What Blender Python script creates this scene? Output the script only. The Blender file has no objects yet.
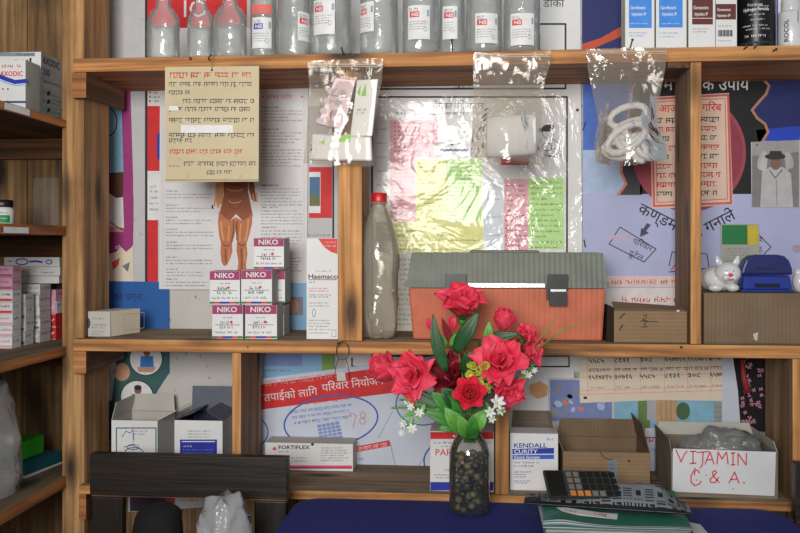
import bpy, bmesh, math, random
from mathutils import Vector, Matrix, noise as mnoise
PI = math.pi
scene = bpy.context.scene
COL = scene.collection

# ------------------------------------------------------------------ camera, world, lights, exposure
TH = math.radians(5.0)
CT, ST = math.cos(TH), math.sin(TH)
FPX, HZ, CZ = 900.0, 244.0, 1.2
cam_d = bpy.data.cameras.new('camera'); cam = bpy.data.objects.new('camera', cam_d); COL.objects.link(cam)
cam.location = (0, 0, CZ); cam.rotation_euler = (PI/2, 0, TH)
cam_d.sensor_width = 36; cam_d.lens = 36*FPX/800; cam_d.shift_y = -(266.5-HZ)/800
cam_d.clip_start = 0.02
scene.camera = cam
scene.cycles.transparent_max_bounces = 24

world = bpy.data.worlds.new('world'); scene.world = world; world.use_nodes = True
bg = world.node_tree.nodes['Background']
bg.inputs[0].default_value = (0.86, 0.93, 1.0, 1); bg.inputs[1].default_value = 0.30

def area(name, loc, target, sx, sy, energy, col):
    d = bpy.data.lights.new(name, 'AREA'); d.shape = 'RECTANGLE'; d.size = sx; d.size_y = sy
    d.energy = energy; d.color = col; d.spread = math.radians(104)
    o = bpy.data.objects.new(name, d); COL.objects.link(o); o.location = loc
    o.rotation_euler = (Vector(target)-Vector(loc)).to_track_quat('-Z', 'Y').to_euler()
    return o
area('daylight_from_doorway', (-0.32, -0.95, 1.60), (-0.16, 1.8, 1.56), 0.85, 0.75, 17.3, (1.0, 0.97, 0.92))

vs = scene.view_settings
vs.view_transform = 'Standard'; vs.look = 'None'; vs.gamma = 1.0; vs.use_curve_mapping = False
vs.exposure = 0.0

# ------------------------------------------------------------------ materials
def lin(c):
    c = c/255.0
    return c/12.92 if c <= 0.04045 else ((c+0.055)/1.055)**2.4
def rgb(r, g, b, k=1.5):
    return tuple(min(0.86, lin(x)*k) for x in (r, g, b)) + (1,)
MATS = {}
def newmat(name):
    m = bpy.data.materials.new(name); m.use_nodes = True
    return m, m.node_tree, m.node_tree.nodes['Principled BSDF']
def N(t, kind, **kw):
    n = t.nodes.new(kind)
    for k, v in kw.items(): setattr(n, k, v)
    return n
def texco(t, scale, out='Object'):
    tc = N(t, 'ShaderNodeTexCoord'); mp = N(t, 'ShaderNodeMapping')
    mp.inputs['Scale'].default_value = scale
    t.links.new(tc.outputs[out], mp.inputs['Vector']); return mp.outputs['Vector']
def noise(t, vec, scale, detail=4, dist=0.0, rough=.55):
    n = N(t, 'ShaderNodeTexNoise'); n.inputs['Scale'].default_value = scale
    n.inputs['Detail'].default_value = detail; n.inputs['Distortion'].default_value = dist
    n.inputs['Roughness'].default_value = rough
    t.links.new(vec, n.inputs['Vector']); return n.outputs['Fac']
def ramp(t, fac, stops):
    r = N(t, 'ShaderNodeValToRGB'); els = r.color_ramp.elements
    while len(els) < len(stops): els.new(0.5)
    for e, (p, c) in zip(els, stops): e.position = p; e.color = c
    t.links.new(fac, r.inputs['Fac']); return r.outputs['Color']
def mixc(t, fac, a, b, mode='MIX'):
    m = N(t, 'ShaderNodeMix', data_type='RGBA', blend_type=mode)
    for sock, v in ((m.inputs[0], fac), (m.inputs[6], a), (m.inputs[7], b)):
        if isinstance(v, (float, int)): sock.default_value = v
        elif isinstance(v, tuple): sock.default_value = v
        else: t.links.new(v, sock)
    return m.outputs[2]
def bump(t, fac, strength, dist=0.002):
    b = N(t, 'ShaderNodeBump'); b.inputs['Strength'].default_value = strength
    b.inputs['Distance'].default_value = dist
    t.links.new(fac, b.inputs['Height']); return b.outputs['Normal']

def M(r, g, b, k=1.5, rough=0.6, var=0.10, scale=55.0):
    """plain printed / painted colour with a faint procedural mottling"""
    key = (r, g, b, k, rough, var)
    if key in MATS: return MATS[key]
    m, t, p = newmat('print_%d_%d_%d' % (r, g, b)); c = rgb(r, g, b, k)
    f = noise(t, texco(t, (1, 1, 1)), scale, 3)
    lo = tuple(x*(1-var) for x in c[:3])+(1,); hi = tuple(min(.9, x*(1+var)) for x in c[:3])+(1,)
    t.links.new(ramp(t, f, [(0.3, lo), (0.7, hi)]), p.inputs['Base Color'])
    p.inputs['Roughness'].default_value = rough
    MATS[key] = m; return m

def wood(name, axis, dark, mid, light, k=1.5, rough=.7, stain=0.35, g=30.0):
    m, t, p = newmat(name)
    sc = [g, g, g]; sc['xyz'.index(axis)] = 1.6
    v = texco(t, tuple(sc))
    f = noise(t, v, 1.0, 9, .9, .6)
    c = ramp(t, f, [(0.30, rgb(*dark, k)), (0.5, rgb(*mid, k)), (0.68, rgb(*light, k))])
    sc2 = [x*4 for x in sc]; f2 = noise(t, texco(t, tuple(sc2)), 1.0, 3)
    c = mixc(t, .55, c, ramp(t, f2, [(0.32, (.55, .50, .46, 1)), (0.62, (1.15, 1.13, 1.1, 1))]), 'MULTIPLY')
    wv = N(t, 'ShaderNodeTexWave'); wv.bands_direction = {'x': 'Z', 'y': 'Z', 'z': 'X'}[axis]; wv.inputs['Scale'].default_value = 1.0
    wv.inputs['Distortion'].default_value = 7.0; wv.inputs['Detail'].default_value = 3.0; wv.inputs['Detail Scale'].default_value = .7
    sw = [18.0, 18.0, 18.0]; sw['xyz'.index(axis)] = 2.2; t.links.new(texco(t, tuple(sw)), wv.inputs['Vector'])
    c = mixc(t, .5, c, ramp(t, wv.outputs['Fac'], [(0.1, (.62, .56, .50, 1)), (0.6, (1.1, 1.1, 1.1, 1))]), 'MULTIPLY')
    # knots
    sk = [15.0, 15.0, 15.0]; sk['xyz'.index(axis)] = 5.0
    vo = N(t, 'ShaderNodeTexVoronoi'); vo.inputs['Scale'].default_value = 1.0
    t.links.new(texco(t, tuple(sk)), vo.inputs['Vector'])
    kn = ramp(t, vo.outputs['Distance'], [(0.10, (1, 1, 1, 1)), (0.30, (0, 0, 0, 1))])
    c = mixc(t, kn, c, rgb(*[int(x*.5) for x in dark], k))
    # grimy stains
    f3 = noise(t, texco(t, (3, 3, 3)), 2.2, 5)
    st = ramp(t, f3, [(0.52, (0, 0, 0, 1)), (0.75, (stain, stain, stain, 1))])
    c = mixc(t, st, c, rgb(40, 30, 22, k))
    t.links.new(c, p.inputs['Base Color'])
    p.inputs['Roughness'].default_value = rough
    t.links.new(bump(t, f2, .35), p.inputs['Normal'])
    return m

W_FACE_X = wood('sawn_pine_edge', 'x', (112, 70, 36), (172, 120, 70), (198, 148, 94), 1.5)
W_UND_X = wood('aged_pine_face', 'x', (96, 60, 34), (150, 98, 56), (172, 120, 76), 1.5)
W_TOP_X = wood('dusty_shelf_top', 'x', (96, 84, 68), (124, 108, 88), (142, 126, 104), 1.45, .9)
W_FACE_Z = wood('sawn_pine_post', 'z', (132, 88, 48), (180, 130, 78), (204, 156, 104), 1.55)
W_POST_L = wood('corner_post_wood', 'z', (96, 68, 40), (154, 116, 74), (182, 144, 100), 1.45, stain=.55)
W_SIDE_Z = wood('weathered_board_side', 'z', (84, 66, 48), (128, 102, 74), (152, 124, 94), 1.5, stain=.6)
W_EDGE_Y = wood('side_shelf_edge', 'y', (110, 62, 30), (160, 98, 52), (182, 122, 70), 1.25)
W_TOP_Y = wood('side_shelf_dusty_top', 'y', (80, 68, 54), (104, 90, 72), (122, 106, 86), 1.4, .9)
W_PLANK = wood('rough_plank_wall', 'z', (72, 52, 32), (124, 96, 62), (160, 128, 86), 1.4, stain=.6, g=20)
W_CLEAT = wood('stained_cleat', 'y', (50, 34, 24), (104, 70, 42), (136, 94, 56), 1.2, stain=.9)
W_CLEAT_X = wood('stained_brace', 'x', (50, 34, 24), (104, 66, 40), (130, 84, 50), 1.2, stain=.9)
W_DARK = wood('dark_varnished_wood', 'x', (24, 18, 14), (32, 25, 19), (42, 33, 26), 1.2, .45, stain=.2)
W_DARK_Z = wood('dark_varnished_upright', 'z', (24, 18, 14), (32, 25, 19), (42, 33, 26), 1.2, .45, stain=.2)
W_FLOOR = wood('floor_boards', 'y', (50, 36, 26), (84, 62, 44), (104, 80, 58), 1.0)

def paper(name, r, g, b, k=1.5, rough=.65, spots=0.0, crumple=.25):
    m, t, p = newmat(name); c = rgb(r, g, b, k)
    f = noise(t, texco(t, (1, 1, 1)), 9, 5)
    cc = ramp(t, f, [(0.3, tuple(x*.9 for x in c[:3])+(1,)), (0.7, tuple(min(.88, x*1.05) for x in c[:3])+(1,))])
    if spots:
        f2 = noise(t, texco(t, (1, 1, 1)), 60, 4)
        cc = mixc(t, ramp(t, f2, [(0.62, (0, 0, 0, 1)), (0.74, (spots, spots, spots, 1))]), cc, rgb(70, 60, 50, 1))
    t.links.new(cc, p.inputs['Base Color']); p.inputs['Roughness'].default_value = rough
    f3 = noise(t, texco(t, (1, 1, 1)), 14, 3)
    t.links.new(bump(t, f3, crumple, .006), p.inputs['Normal'])
    return m
PAPER = paper('white_paper', 206, 206, 208)
PAPER_G = paper('greyish_paper', 172, 172, 174, spots=.3)
PAPER_B = paper('bluish_white_paper', 178, 184, 210, 1.5)
PAPER_Y = paper('yellowed_card', 186, 172, 140, 1.35, spots=.25)
PAPER_C = paper('cream_sheet', 200, 186, 168, 1.5)
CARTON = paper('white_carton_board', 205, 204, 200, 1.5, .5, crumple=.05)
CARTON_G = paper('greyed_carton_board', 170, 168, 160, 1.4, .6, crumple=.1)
PLASTER = paper('stained_plaster', 176, 174, 170, 1.5, .9, spots=.8)

def card(name, r, g, b, axis='z', k=1.4):
    m, t, p = newmat(name); c = rgb(r, g, b, k)
    sc = [1, 1, 1]; sc['xyz'.index({'z': 'x', 'x': 'z', 'y': 'x'}[axis])] = 1
    w = N(t, 'ShaderNodeTexWave'); w.bands_direction = {'z': 'X', 'x': 'Z', 'y': 'Y'}[axis]
    w.inputs['Scale'].default_value = 45; w.inputs['Distortion'].default_value = .4
    t.links.new(texco(t, (1, 1, 1)), w.inputs['Vector'])
    f = noise(t, texco(t, (1, 1, 1)), 20, 6)
    cc = ramp(t, f, [(0.3, tuple(x*.82 for x in c[:3])+(1,)), (0.7, tuple(x*1.1 for x in c[:3])+(1,))])
    cc = mixc(t, .22, cc, ramp(t, w.outputs['Fac'], [(0, (.6, .6, .6, 1)), (1, (1.1, 1.1, 1.1, 1))]), 'MULTIPLY')
    t.links.new(cc, p.inputs['Base Color']); p.inputs['Roughness'].default_value = .85
    t.links.new(bump(t, w.outputs['Fac'], .15), p.inputs['Normal'])
    return m
CARD = card('brown_cardboard', 118, 98, 76, 'z', 1.3)
CARD_L = card('light_cardboard', 138, 112, 84, 'x', 1.25)
CARD_G = card('grey_cardboard', 118, 108, 94, 'x', 1.4)

def plastic(name, r, g, b, k=1.5, rough=.4, ribs=0, metal=0.0, coat=0.0):
    m, t, p = newmat(name); c = rgb(r, g, b, k)
    f = noise(t, texco(t, (1, 1, 1)), 25, 6)
    t.links.new(ramp(t, f, [(0.3, tuple(x*.84 for x in c[:3])+(1,)), (0.7, tuple(min(.9, x*1.1) for x in c[:3])+(1,))]), p.inputs['Base Color'])
    p.inputs['Roughness'].default_value = rough; p.inputs['Metallic'].default_value = metal
    p.inputs['Coat Weight'].default_value = coat
    if ribs:
        w = N(t, 'ShaderNodeTexWave'); w.bands_direction = 'X'; w.inputs['Scale'].default_value = ribs
        t.links.new(texco(t, (1, 1, 1)), w.inputs['Vector'])
        t.links.new(bump(t, w.outputs['Fac'], .28, .002), p.inputs['Normal'])
    else:
        t.links.new(bump(t, f, .1), p.inputs['Normal'])
    return m
BLACK = plastic('black_plastic', 20, 20, 22, 1.0, .35)
TOOL_O = plastic('orange_toolbox_plastic', 186, 102, 74, 1.35, .5, 34)
TOOL_G = plastic('grey_toolbox_plastic', 104, 108, 98, 1.3, .5, 34)
METAL = plastic('bright_metal', 200, 200, 200, 1.3, .25, metal=1.0)
WIRE = plastic('dull_wire', 90, 84, 74, 1.0, .4, metal=.9)
REDCAP = plastic('red_cap_plastic', 184, 26, 28, 1.4, .35)
BLUEP = plastic('blue_enamel', 30, 48, 128, 1.5, .25, coat=.4)
PORC = plastic('white_porcelain', 190, 190, 192, 1.5, .25, coat=.5)

def film(name, tint, alpha, gloss=.5, rough=.12, bscale=30.0, bstr=.6, edge=.35, ior=1.45, trans=(1, 1, 1, 1)):
    m = bpy.data.materials.new(name); m.use_nodes = True; t = m.node_tree; t.nodes.clear()
    out = N(t, 'ShaderNodeOutputMaterial'); tr = N(t, 'ShaderNodeBsdfTransparent')
    tr.inputs['Color'].default_value = trans
    df = N(t, 'ShaderNodeBsdfDiffuse'); df.inputs['Color'].default_value = tint
    gl = N(t, 'ShaderNodeBsdfGlossy'); gl.inputs['Roughness'].default_value = rough
    gl.inputs['Color'].default_value = (1, 1, 1, 1)
    nf = noise(t, texco(t, (1, 1, 1)), bscale, 4, .6)
    nb = bump(t, nf, bstr, .01)
    t.links.new(nb, gl.inputs['Normal'])
    lw = N(t, 'ShaderNodeLayerWeight'); lw.inputs['Blend'].default_value = .35
    ma = N(t, 'ShaderNodeMath', operation='MULTIPLY_ADD'); ma.use_clamp = True
    t.links.new(lw.outputs['Facing'], ma.inputs[0]); ma.inputs[1].default_value = edge; ma.inputs[2].default_value = alpha
    m1 = N(t, 'ShaderNodeMixShader'); t.links.new(ma.outputs[0], m1.inputs[0])
    t.links.new(tr.outputs[0], m1.inputs[1]); t.links.new(df.outputs[0], m1.inputs[2])
    fr = N(t, 'ShaderNodeFresnel'); fr.inputs['IOR'].default_value = ior; t.links.new(nb, fr.inputs['Normal'])
    mg = N(t, 'ShaderNodeMath', operation='MULTIPLY'); mg.use_clamp = True
    t.links.new(fr.outputs[0], mg.inputs[0]); mg.inputs[1].default_value = gloss
    m2 = N(t, 'ShaderNodeMixShader'); t.links.new(mg.outputs[0], m2.inputs[0])
    t.links.new(m1.outputs[0], m2.inputs[1]); t.links.new(gl.outputs[0], m2.inputs[2])
    t.links.new(m2.outputs[0], out.inputs['Surface'])
    return m
F_BAG = film('clear_bag_film', (.56, .50, .42, 1), .14, 1.3, .12, 13, .8, .10, trans=(.95, .93, .9, 1))
F_BAG2 = film('cloudy_bag_film', (.5, .5, .5, 1), .45, 1.6, .2, 40, .9, .3)
F_BOT = film('infusion_bottle_plastic', (.78, .80, .80, 1), .15, 1.6, .08, 20, .6, .4, trans=(.98, .99, .99, 1))
F_PET = film('pet_plastic', (.68, .62, .52, 1), .25, 1.5, .1, 20, .25, .5, trans=(.92, .9, .84, 1))
F_GLASS = film('jar_glass', (.30, .30, .26, 1), .03, 1.3, .03, 8, .1, .35, trans=(.97, .97, .95, 1))
F_LAM = film('lamination_film', (.8, .8, .8, 1), .01, .62, .10, 9, .9, .0)
F_CRUMP = film('crumpled_plastic', (.62, .64, .68, 1), .5, 1.5, .2, 30, .9, .3)

INK = M(34, 34, 40, 1.0); INK_G = M(110, 110, 118, 1.2); INK_S = M(70, 70, 80, 1.0)
RED = M(188, 28, 34, 1.4); REDT = M(196, 60, 56, 1.4); WHITE = M(226, 226, 226, 1.4); LBL = M(206, 208, 212, 1.5)
BLUE = M(26, 44, 150, 1.4); BLUEL = M(56, 128, 214, 1.3); MAROON = M(88, 36, 34, 1.4); MAG = M(150, 44, 96, 1.35)
TEAL = M(40, 110, 110, 1.3); GREEN = M(26, 112, 58, 1.3); GOLD = M(190, 168, 40, 1.3); PINK = M(214, 150, 158, 1.45)
YEL = M(206, 200, 128, 1.45); LGREEN = M(164, 204, 128, 1.45)

# ------------------------------------------------------------------ geometry helpers
def W(px, py, Y):
    a = (px-400)/FPX; t = Y/(CT+ST*a)
    return Vector((t*(-ST+CT*a), Y, CZ+t*(HZ-py)/FPX))
def G(px, py, z):
    t = (z-CZ)*FPX/(HZ-py); a = (px-400)/FPX
    return Vector((t*(-ST+CT*a), t*(CT+ST*a), z))
def mpp(px, Y): return Y/(CT+ST*(px-400)/FPX)/FPX       # metres per photo pixel at depth Y

class Pl:                               # wall-parallel plane measured in photo pixels
    vd = -1
    def __init__(s, Y): s.Y = Y
    def pt(s, u, v, n=0): return W(u, v, s.Y)-Vector((0, n, 0))
class Fr:                               # local face: origin top-left, u right, v down, n out
    def __init__(s, o, U, V, sc=1.0):
        s.o = Vector(o); s.U = Vector(U).normalized(); s.V = Vector(V).normalized(); s.sc = sc
        s.N = s.V.cross(s.U).normalized()
    def pt(s, u, v, n=0): return s.o+s.U*u*s.sc+s.V*v*s.sc+s.N*n
class Cy:                               # wrapped round a vertical cylinder, u=0 faces a0 (0 = towards -Y)
    def __init__(s, cx, cy, z0, r, a0, sc): s.c = (cx, cy, z0); s.r = r; s.a0 = a0; s.sc = sc
    def pt(s, u, v, n=0):
        a = s.a0+u*s.sc/s.r
        return Vector((s.c[0]+(s.r+n)*math.sin(a), s.c[1]-(s.r+n)*math.cos(a), s.c[2]-v*s.sc))

LS = 0.00016
class MB:
    def __init__(s): s.v = []; s.f = []; s.m = []; s.mats = []; s.sm = []; s.L = 1
    def mi(s, m):
        if m not in s.mats: s.mats.append(m)
        return s.mats.index(m)
    def face(s, pts, m, smooth=False):
        b = len(s.v); s.v.extend(pts); s.f.append(tuple(range(b, b+len(pts)))); s.m.append(s.mi(m)); s.sm.append(smooth)
    def mesh(s, vs_, fs, m, smooth=False):
        b = len(s.v); s.v.extend(vs_); k = s.mi(m)
        for f in fs: s.f.append(tuple(b+i for i in f)); s.m.append(k); s.sm.append(smooth)
    # -- printing on a frame
    def poly(s, fr, pts, m, L=1): s.face([fr.pt(u, v, L*LS) for u, v in pts], m)
    def rect(s, fr, u0, v0, u1, v1, m, L=1, seg=1):
        for i in range(seg):
            a = u0+(u1-u0)*i/seg; b = u0+(u1-u0)*(i+1)/seg
            s.poly(fr, [(a, v0), (b, v0), (b, v1), (a, v1)], m, L)
    def stroke(s, fr, pts, w, m, L=2):
        for q_, ((a, b), (c, d)) in enumerate(zip(pts[:-1], pts[1:])):
            l = math.hypot(c-a, d-b) or 1e-9; nx, ny = -(d-b)/l*w/2, (c-a)/l*w/2
            ex, ey = (c-a)/l*w*.3, (d-b)/l*w*.3
            s.poly(fr, [(a+nx-ex, b+ny-ey), (c+nx+ex, d+ny+ey), (c-nx+ex, d-ny+ey), (a-nx-ex, b-ny-ey)], m, L+.25*(q_ % 2))
    def frame(s, fr, u0, v0, u1, v1, w, m, L=2):
        s.stroke(fr, [(u0, v0), (u1, v0), (u1, v1), (u0, v1), (u0, v0)], w, m, L)
    def disc(s, fr, cx, cy, rx, ry, m, L=1, n=28, rot=0):
        c_, s_ = math.cos(rot), math.sin(rot)
        s.poly(fr, [(cx+rx*math.cos(a)*c_-ry*math.sin(a)*s_, cy+rx*math.cos(a)*s_+ry*math.sin(a)*c_) for a in [2*PI*i/n for i in range(n)]], m, L)
    def ring(s, fr, cx, cy, rx, ry, w, m, L=2, n=36, rot=0, a0=0, a1=2*PI):
        c_, s_ = math.cos(rot), math.sin(rot)
        s.stroke(fr, [(cx+rx*math.cos(a)*c_-ry*math.sin(a)*s_, cy+rx*math.cos(a)*s_+ry*math.sin(a)*c_) for a in [a0+(a1-a0)*i/n for i in range(n+1)]], w, m, L)
    def text(s, fr, body, u, v, cap, m, L=2, ang=0, sx=1.0, align='LEFT', bold=0.0):
        ch = list(body)
        for i in range(1, len(ch)):
            if ch[i] == '\u093f': ch[i-1], ch[i] = ch[i], ch[i-1]      # the short-i sign is drawn before its consonant
        body = ''.join(ch)
        c = bpy.data.curves.new('t', 'FONT'); c.body = body; c.size = 1; c.resolution_u = 2; c.offset = bold; c.fill_mode = 'FRONT'
        o = bpy.data.objects.new('t', c); COL.objects.link(o)
        me = bpy.data.meshes.new_from_object(o.evaluated_get(bpy.context.evaluated_depsgraph_get()))
        bpy.data.objects.remove(o); bpy.data.curves.remove(c)
        xs = [p.co.x for p in me.vertices] or [0]
        off = {'LEFT': min(xs), 'CENTER': (min(xs)+max(xs))/2, 'RIGHT': max(xs)}[align]
        k = cap/.70; ca, sa = math.cos(ang), math.sin(ang); out = []
        for p in me.vertices:
            x, y = (p.co.x-off)*k*sx, p.co.y*k
            out.append(fr.pt(u+x*ca-y*sa, v-(y*ca+x*sa), L*LS))
        s.mesh(out, [tuple(q.vertices) for q in me.polygons], m); bpy.data.meshes.remove(me)
    def scrib(s, fr, u0, u1, v, h, m, seed=0, style='l', L=2, slope=0.0):
        """a line of writing too small to read in the photograph: word-shaped marks"""
        r = random.Random(seed*7919+int(u0*31+v*17)); u = u0; st = max(h*.15, .30)
        while u < u1-h*.6:
            wl = r.choice((2, 3, 4, 5, 6))*h*.55; e = min(u+wl, u1); vv = v+slope*(u-u0)
            if style == 'd': s.poly(fr, [(u, vv), (e, vv+slope*(e-u)), (e, vv+slope*(e-u)+st), (u, vv+st)], m, L)
            x = u
            while x < e-st:
                hh = h*r.uniform(.55, 1); top = vv if style == 'd' else vv+h-hh
                s.poly(fr, [(x, top), (x+st, top), (x+st*r.uniform(.2, 1.6), top+hh), (x+st*r.uniform(-.5, .6), top+hh)], m, L)
                if r.random() < .6:
                    q = vv+h*r.uniform(.3, .8); s.poly(fr, [(x, q), (min(x+h*.5, e), q), (min(x+h*.5, e), q+st), (x, q+st)], m, L)
                x += h*r.uniform(.42, .62)
            u = e+h*.5
    def para(s, fr, u0, v0, u1, v1, pitch, m, seed=0, style='l', hfac=.5, L=2, ragged=.3):
        r = random.Random(seed); v = v0; i = 0
        while v < v1:
            s.scrib(fr, u0, u1-(u1-u0)*ragged*(r.random() if r.random() < .4 else 0), v, pitch*hfac, m, seed+i, style, L); v += pitch; i += 1
    # -- solids
    def box(s, x0, x1, y0, y1, z0, z1, m, front=None, top=None, bottom=None, right=None, left=None):
        P = [Vector(p) for p in ((x0, y0, z0), (x1, y0, z0), (x1, y1, z0), (x0, y1, z0), (x0, y0, z1), (x1, y0, z1), (x1, y1, z1), (x0, y1, z1))]
        for idx, mm in (((0, 1, 5, 4), front or m), ((1, 2, 6, 5), right or m), ((2, 3, 7, 6), m), ((3, 0, 4, 7), left or m), ((4, 5, 6, 7), top or m), ((3, 2, 1, 0), bottom or m)):
            b = len(s.v); s.v.extend(P[i] for i in idx); s.f.append((b, b+1, b+2, b+3)); s.m.append(s.mi(mm)); s.sm.append(False)
    def hexa(s, P, m, front=None, top=None):      # 8 points ordered as in box
        for idx, mm in (((0, 1, 5, 4), front or m), ((1, 2, 6, 5), m), ((2, 3, 7, 6), m), ((3, 0, 4, 7), m), ((4, 5, 6, 7), top or m), ((3, 2, 1, 0), m)):
            s.face([Vector(P[i]) for i in idx], mm)
    def prism(s, pts, d, m, front=None):           # closed outline (3-D points) extruded by vector d
        d = Vector(d); n = len(pts); A = [Vector(p) for p in pts]; B = [p+d for p in A]
        s.face(A, front or m); s.face(B[::-1], m)
        for i in range(n): s.face([A[(i+1) % n], A[i], B[i], B[(i+1) % n]], m)
    def tube(s, pts, rad, m, seg=8, cap=True):
        pts = [Vector(p) for p in pts]; n = len(pts)
        if not isinstance(rad, (list, tuple)): rad = [rad]*n
        ring = []; ref = Vector((0.31, 0.52, 0.8)).normalized()
        for i, p in enumerate(pts):
            d = (pts[min(i+1, n-1)]-pts[max(i-1, 0)]).normalized()
            a = d.cross(ref); a = a.normalized() if a.length > 1e-4 else d.orthogonal().normalized(); b = d.cross(a).normalized()
            ring.append([p+a*rad[i]*math.cos(2*PI*j/seg)+b*rad[i]*math.sin(2*PI*j/seg) for j in range(seg)])
        vs_ = [q for r_ in ring for q in r_]; fs = []
        for i in range(n-1):
            for j in range(seg): k = (j+1) % seg; fs.append((i*seg+j, i*seg+k, (i+1)*seg+k, (i+1)*seg+j))
        if cap: fs.append(tuple(range(seg))[::-1]); fs.append(tuple((n-1)*seg+j for j in range(seg)))
        s.mesh(vs_, fs, m, True)
    def lathe(s, prof, c, m, seg=32, sx=1.0, sy=1.0, mod=None, closed_ends=True):
        vs_ = []; fs = []
        for i, (r, z) in enumerate(prof):
            for j in range(seg):
                a = 2*PI*j/seg; rr = r*(mod(a, z) if mod else 1)
                vs_.append(Vector((c[0]+rr*math.cos(a)*sx, c[1]+rr*math.sin(a)*sy, c[2]+z)))
        for i in range(len(prof)-1):
            for j in range(seg): k = (j+1) % seg; fs.append((i*seg+j, i*seg+k, (i+1)*seg+k, (i+1)*seg+j))
        if closed_ends: fs.append(tuple(range(seg))[::-1]); fs.append(tuple((len(prof)-1)*seg+j for j in range(seg)))
        s.mesh(vs_, fs, m, True)
    def grid(s, fn, nu, nv, m, smooth=True):
        vs_ = [Vector(fn(i/nu, j/nv)) for j in range(nv+1) for i in range(nu+1)]
        fs = [(j*(nu+1)+i, j*(nu+1)+i+1, (j+1)*(nu+1)+i+1, (j+1)*(nu+1)+i) for j in range(nv) for i in range(nu)]
        s.mesh(vs_, fs, m, smooth)
    def ball(s, c, r, m, seg=14, rings=9, squash=(1, 1, 1), nz=0, seed=0):
        c = Vector(c); vs_ = []; fs = []
        for i in range(rings+1):
            t_ = PI*i/rings
            for j in range(seg):
                a = 2*PI*j/seg; d = Vector((math.sin(t_)*math.cos(a), math.sin(t_)*math.sin(a), math.cos(t_)))
                k = 1+nz*mnoise.noise(d*1.7+Vector((seed*3.1, seed*1.7, 0)))
                vs_.append(c+Vector((d.x*squash[0], d.y*squash[1], d.z*squash[2]))*r*k)
        for i in range(rings):
            for j in range(seg): k = (j+1) % seg; fs.append((i*seg+j, (i+1)*seg+j, (i+1)*seg+k, i*seg+k))
        s.mesh(vs_, fs, m, True)
    def build(s, name, parent=None, bevel=0.0, subd=0, weld=True, thick=0.0):
        me = bpy.data.meshes.new(name)
        base = Vector((0, 0, 0))
        me.from_pydata([tuple(v-base) for v in s.v], [], s.f)
        for m in s.mats: me.materials.append(m)
        me.polygons.foreach_set('material_index', s.m); me.polygons.foreach_set('use_smooth', s.sm); me.update()
        if weld:
            b = bmesh.new(); b.from_mesh(me); bmesh.ops.remove_doubles(b, verts=b.verts, dist=2e-5); b.to_mesh(me); b.free()
        o = bpy.data.objects.new(name, me); COL.objects.link(o)
        if parent: o.parent = parent
        if thick:
            q = o.modifiers.new('thickness', 'SOLIDIFY'); q.thickness = thick; q.offset = 0
        if bevel:
            q = o.modifiers.new('bevel', 'BEVEL'); q.width = bevel; q.segments = 2; q.limit_method = 'ANGLE'; q.angle_limit = math.radians(50)
        if subd:
            q = o.modifiers.new('subd', 'SUBSURF'); q.levels = subd; q.render_levels = subd
        return o

def tag(o, label, cat, group=None, kind=None):
    o['label'] = label; o['category'] = cat
    if group: o['group'] = group
    if kind: o['kind'] = kind
    return o
def empty(name, label, cat, group=None):
    o = bpy.data.objects.new(name, None); COL.objects.link(o); o.empty_display_size = .02
    return tag(o, label, cat, group)
def struct(o): o['kind'] = 'structure'; return o

YF, YW = 1.60, 1.815                      # front of the shelves, face of the wall
Z_MID = W(400, 342, YF).z; Z_TOP = W(400, 52.5, YF).z; Z_LOW = W(400, 493, YF).z
Z_TABLE = 0.752
XL = W(62, 120, YF).x                     # side shelf edge line / left face of the corner post

# ------------------------------------------------------------------ the room
b = MB(); b.box(-1.6, 1.7, YW, YW+.1, 0, 2.5, PLASTER); struct(b.build('wall_back'))
b = MB(); b.box(-1.35, -1.25, -1.6, YW-.002, 0, 2.5, W_PLANK); struct(b.build('wall_left'))
b = MB(); b.box(-1.6, 1.7, -1.6, YW+.1, -.1, 0, W_FLOOR); struct(b.build('floor'))
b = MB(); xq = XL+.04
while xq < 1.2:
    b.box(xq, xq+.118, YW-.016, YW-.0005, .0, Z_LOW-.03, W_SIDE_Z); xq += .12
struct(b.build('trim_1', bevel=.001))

# ------------------------------------------------------------------ wall shelving
unit = empty('wall_shelving', 'open rough pine shelving fixed across the poster-covered back wall', 'shelves')
XR = 1.12
def board(name, z, th, x0, face, notch=True):
    b = MB(); y0, y1 = YF, YW-.001
    xp = W(84, 300, 1.6).x+.0012
    pts = [(x0, y0), (XR, y0), (XR, y1), (xp, y1), (xp, y0+.019), (x0, y0+.019)]
    lo = [Vector((x, y, z-th)) for x, y in pts]; hi = [Vector((x, y, z)) for x, y in pts]
    b.face(hi, W_TOP_X); b.face(lo[::-1], W_UND_X)
    for i in range(6):
        j = (i+1) % 6; b.face([lo[i], lo[j], hi[j], hi[i]], face)
    return b.build(name, unit, bevel=.0012)
x_l = W(73, 340, YF).x
mp = mpp(400, YF)
board('shelf', Z_TOP, 14*mp, x_l, W_FACE_X); board('shelf', Z_MID, 12.5*mp, x_l, W_FACE_X)
board('shelf', Z_LOW, 9*mp, W(79, 487, YF).x, W_FACE_X)
TH_T, TH_M, TH_L = 14*mp, 12.5*mp, 9*mp
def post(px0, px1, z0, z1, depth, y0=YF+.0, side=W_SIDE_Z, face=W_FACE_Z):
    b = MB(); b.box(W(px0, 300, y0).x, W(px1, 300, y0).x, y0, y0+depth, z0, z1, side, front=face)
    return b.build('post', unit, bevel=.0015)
post(62, 84, 0, 2.45, .115, YF+.0195, W_POST_L, W_POST_L)
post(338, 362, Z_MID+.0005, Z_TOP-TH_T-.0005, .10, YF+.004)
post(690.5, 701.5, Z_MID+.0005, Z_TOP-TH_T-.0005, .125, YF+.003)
post(232, 241, Z_LOW+.0005, Z_MID-TH_M-.0005, .155, YF+.002)
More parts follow.
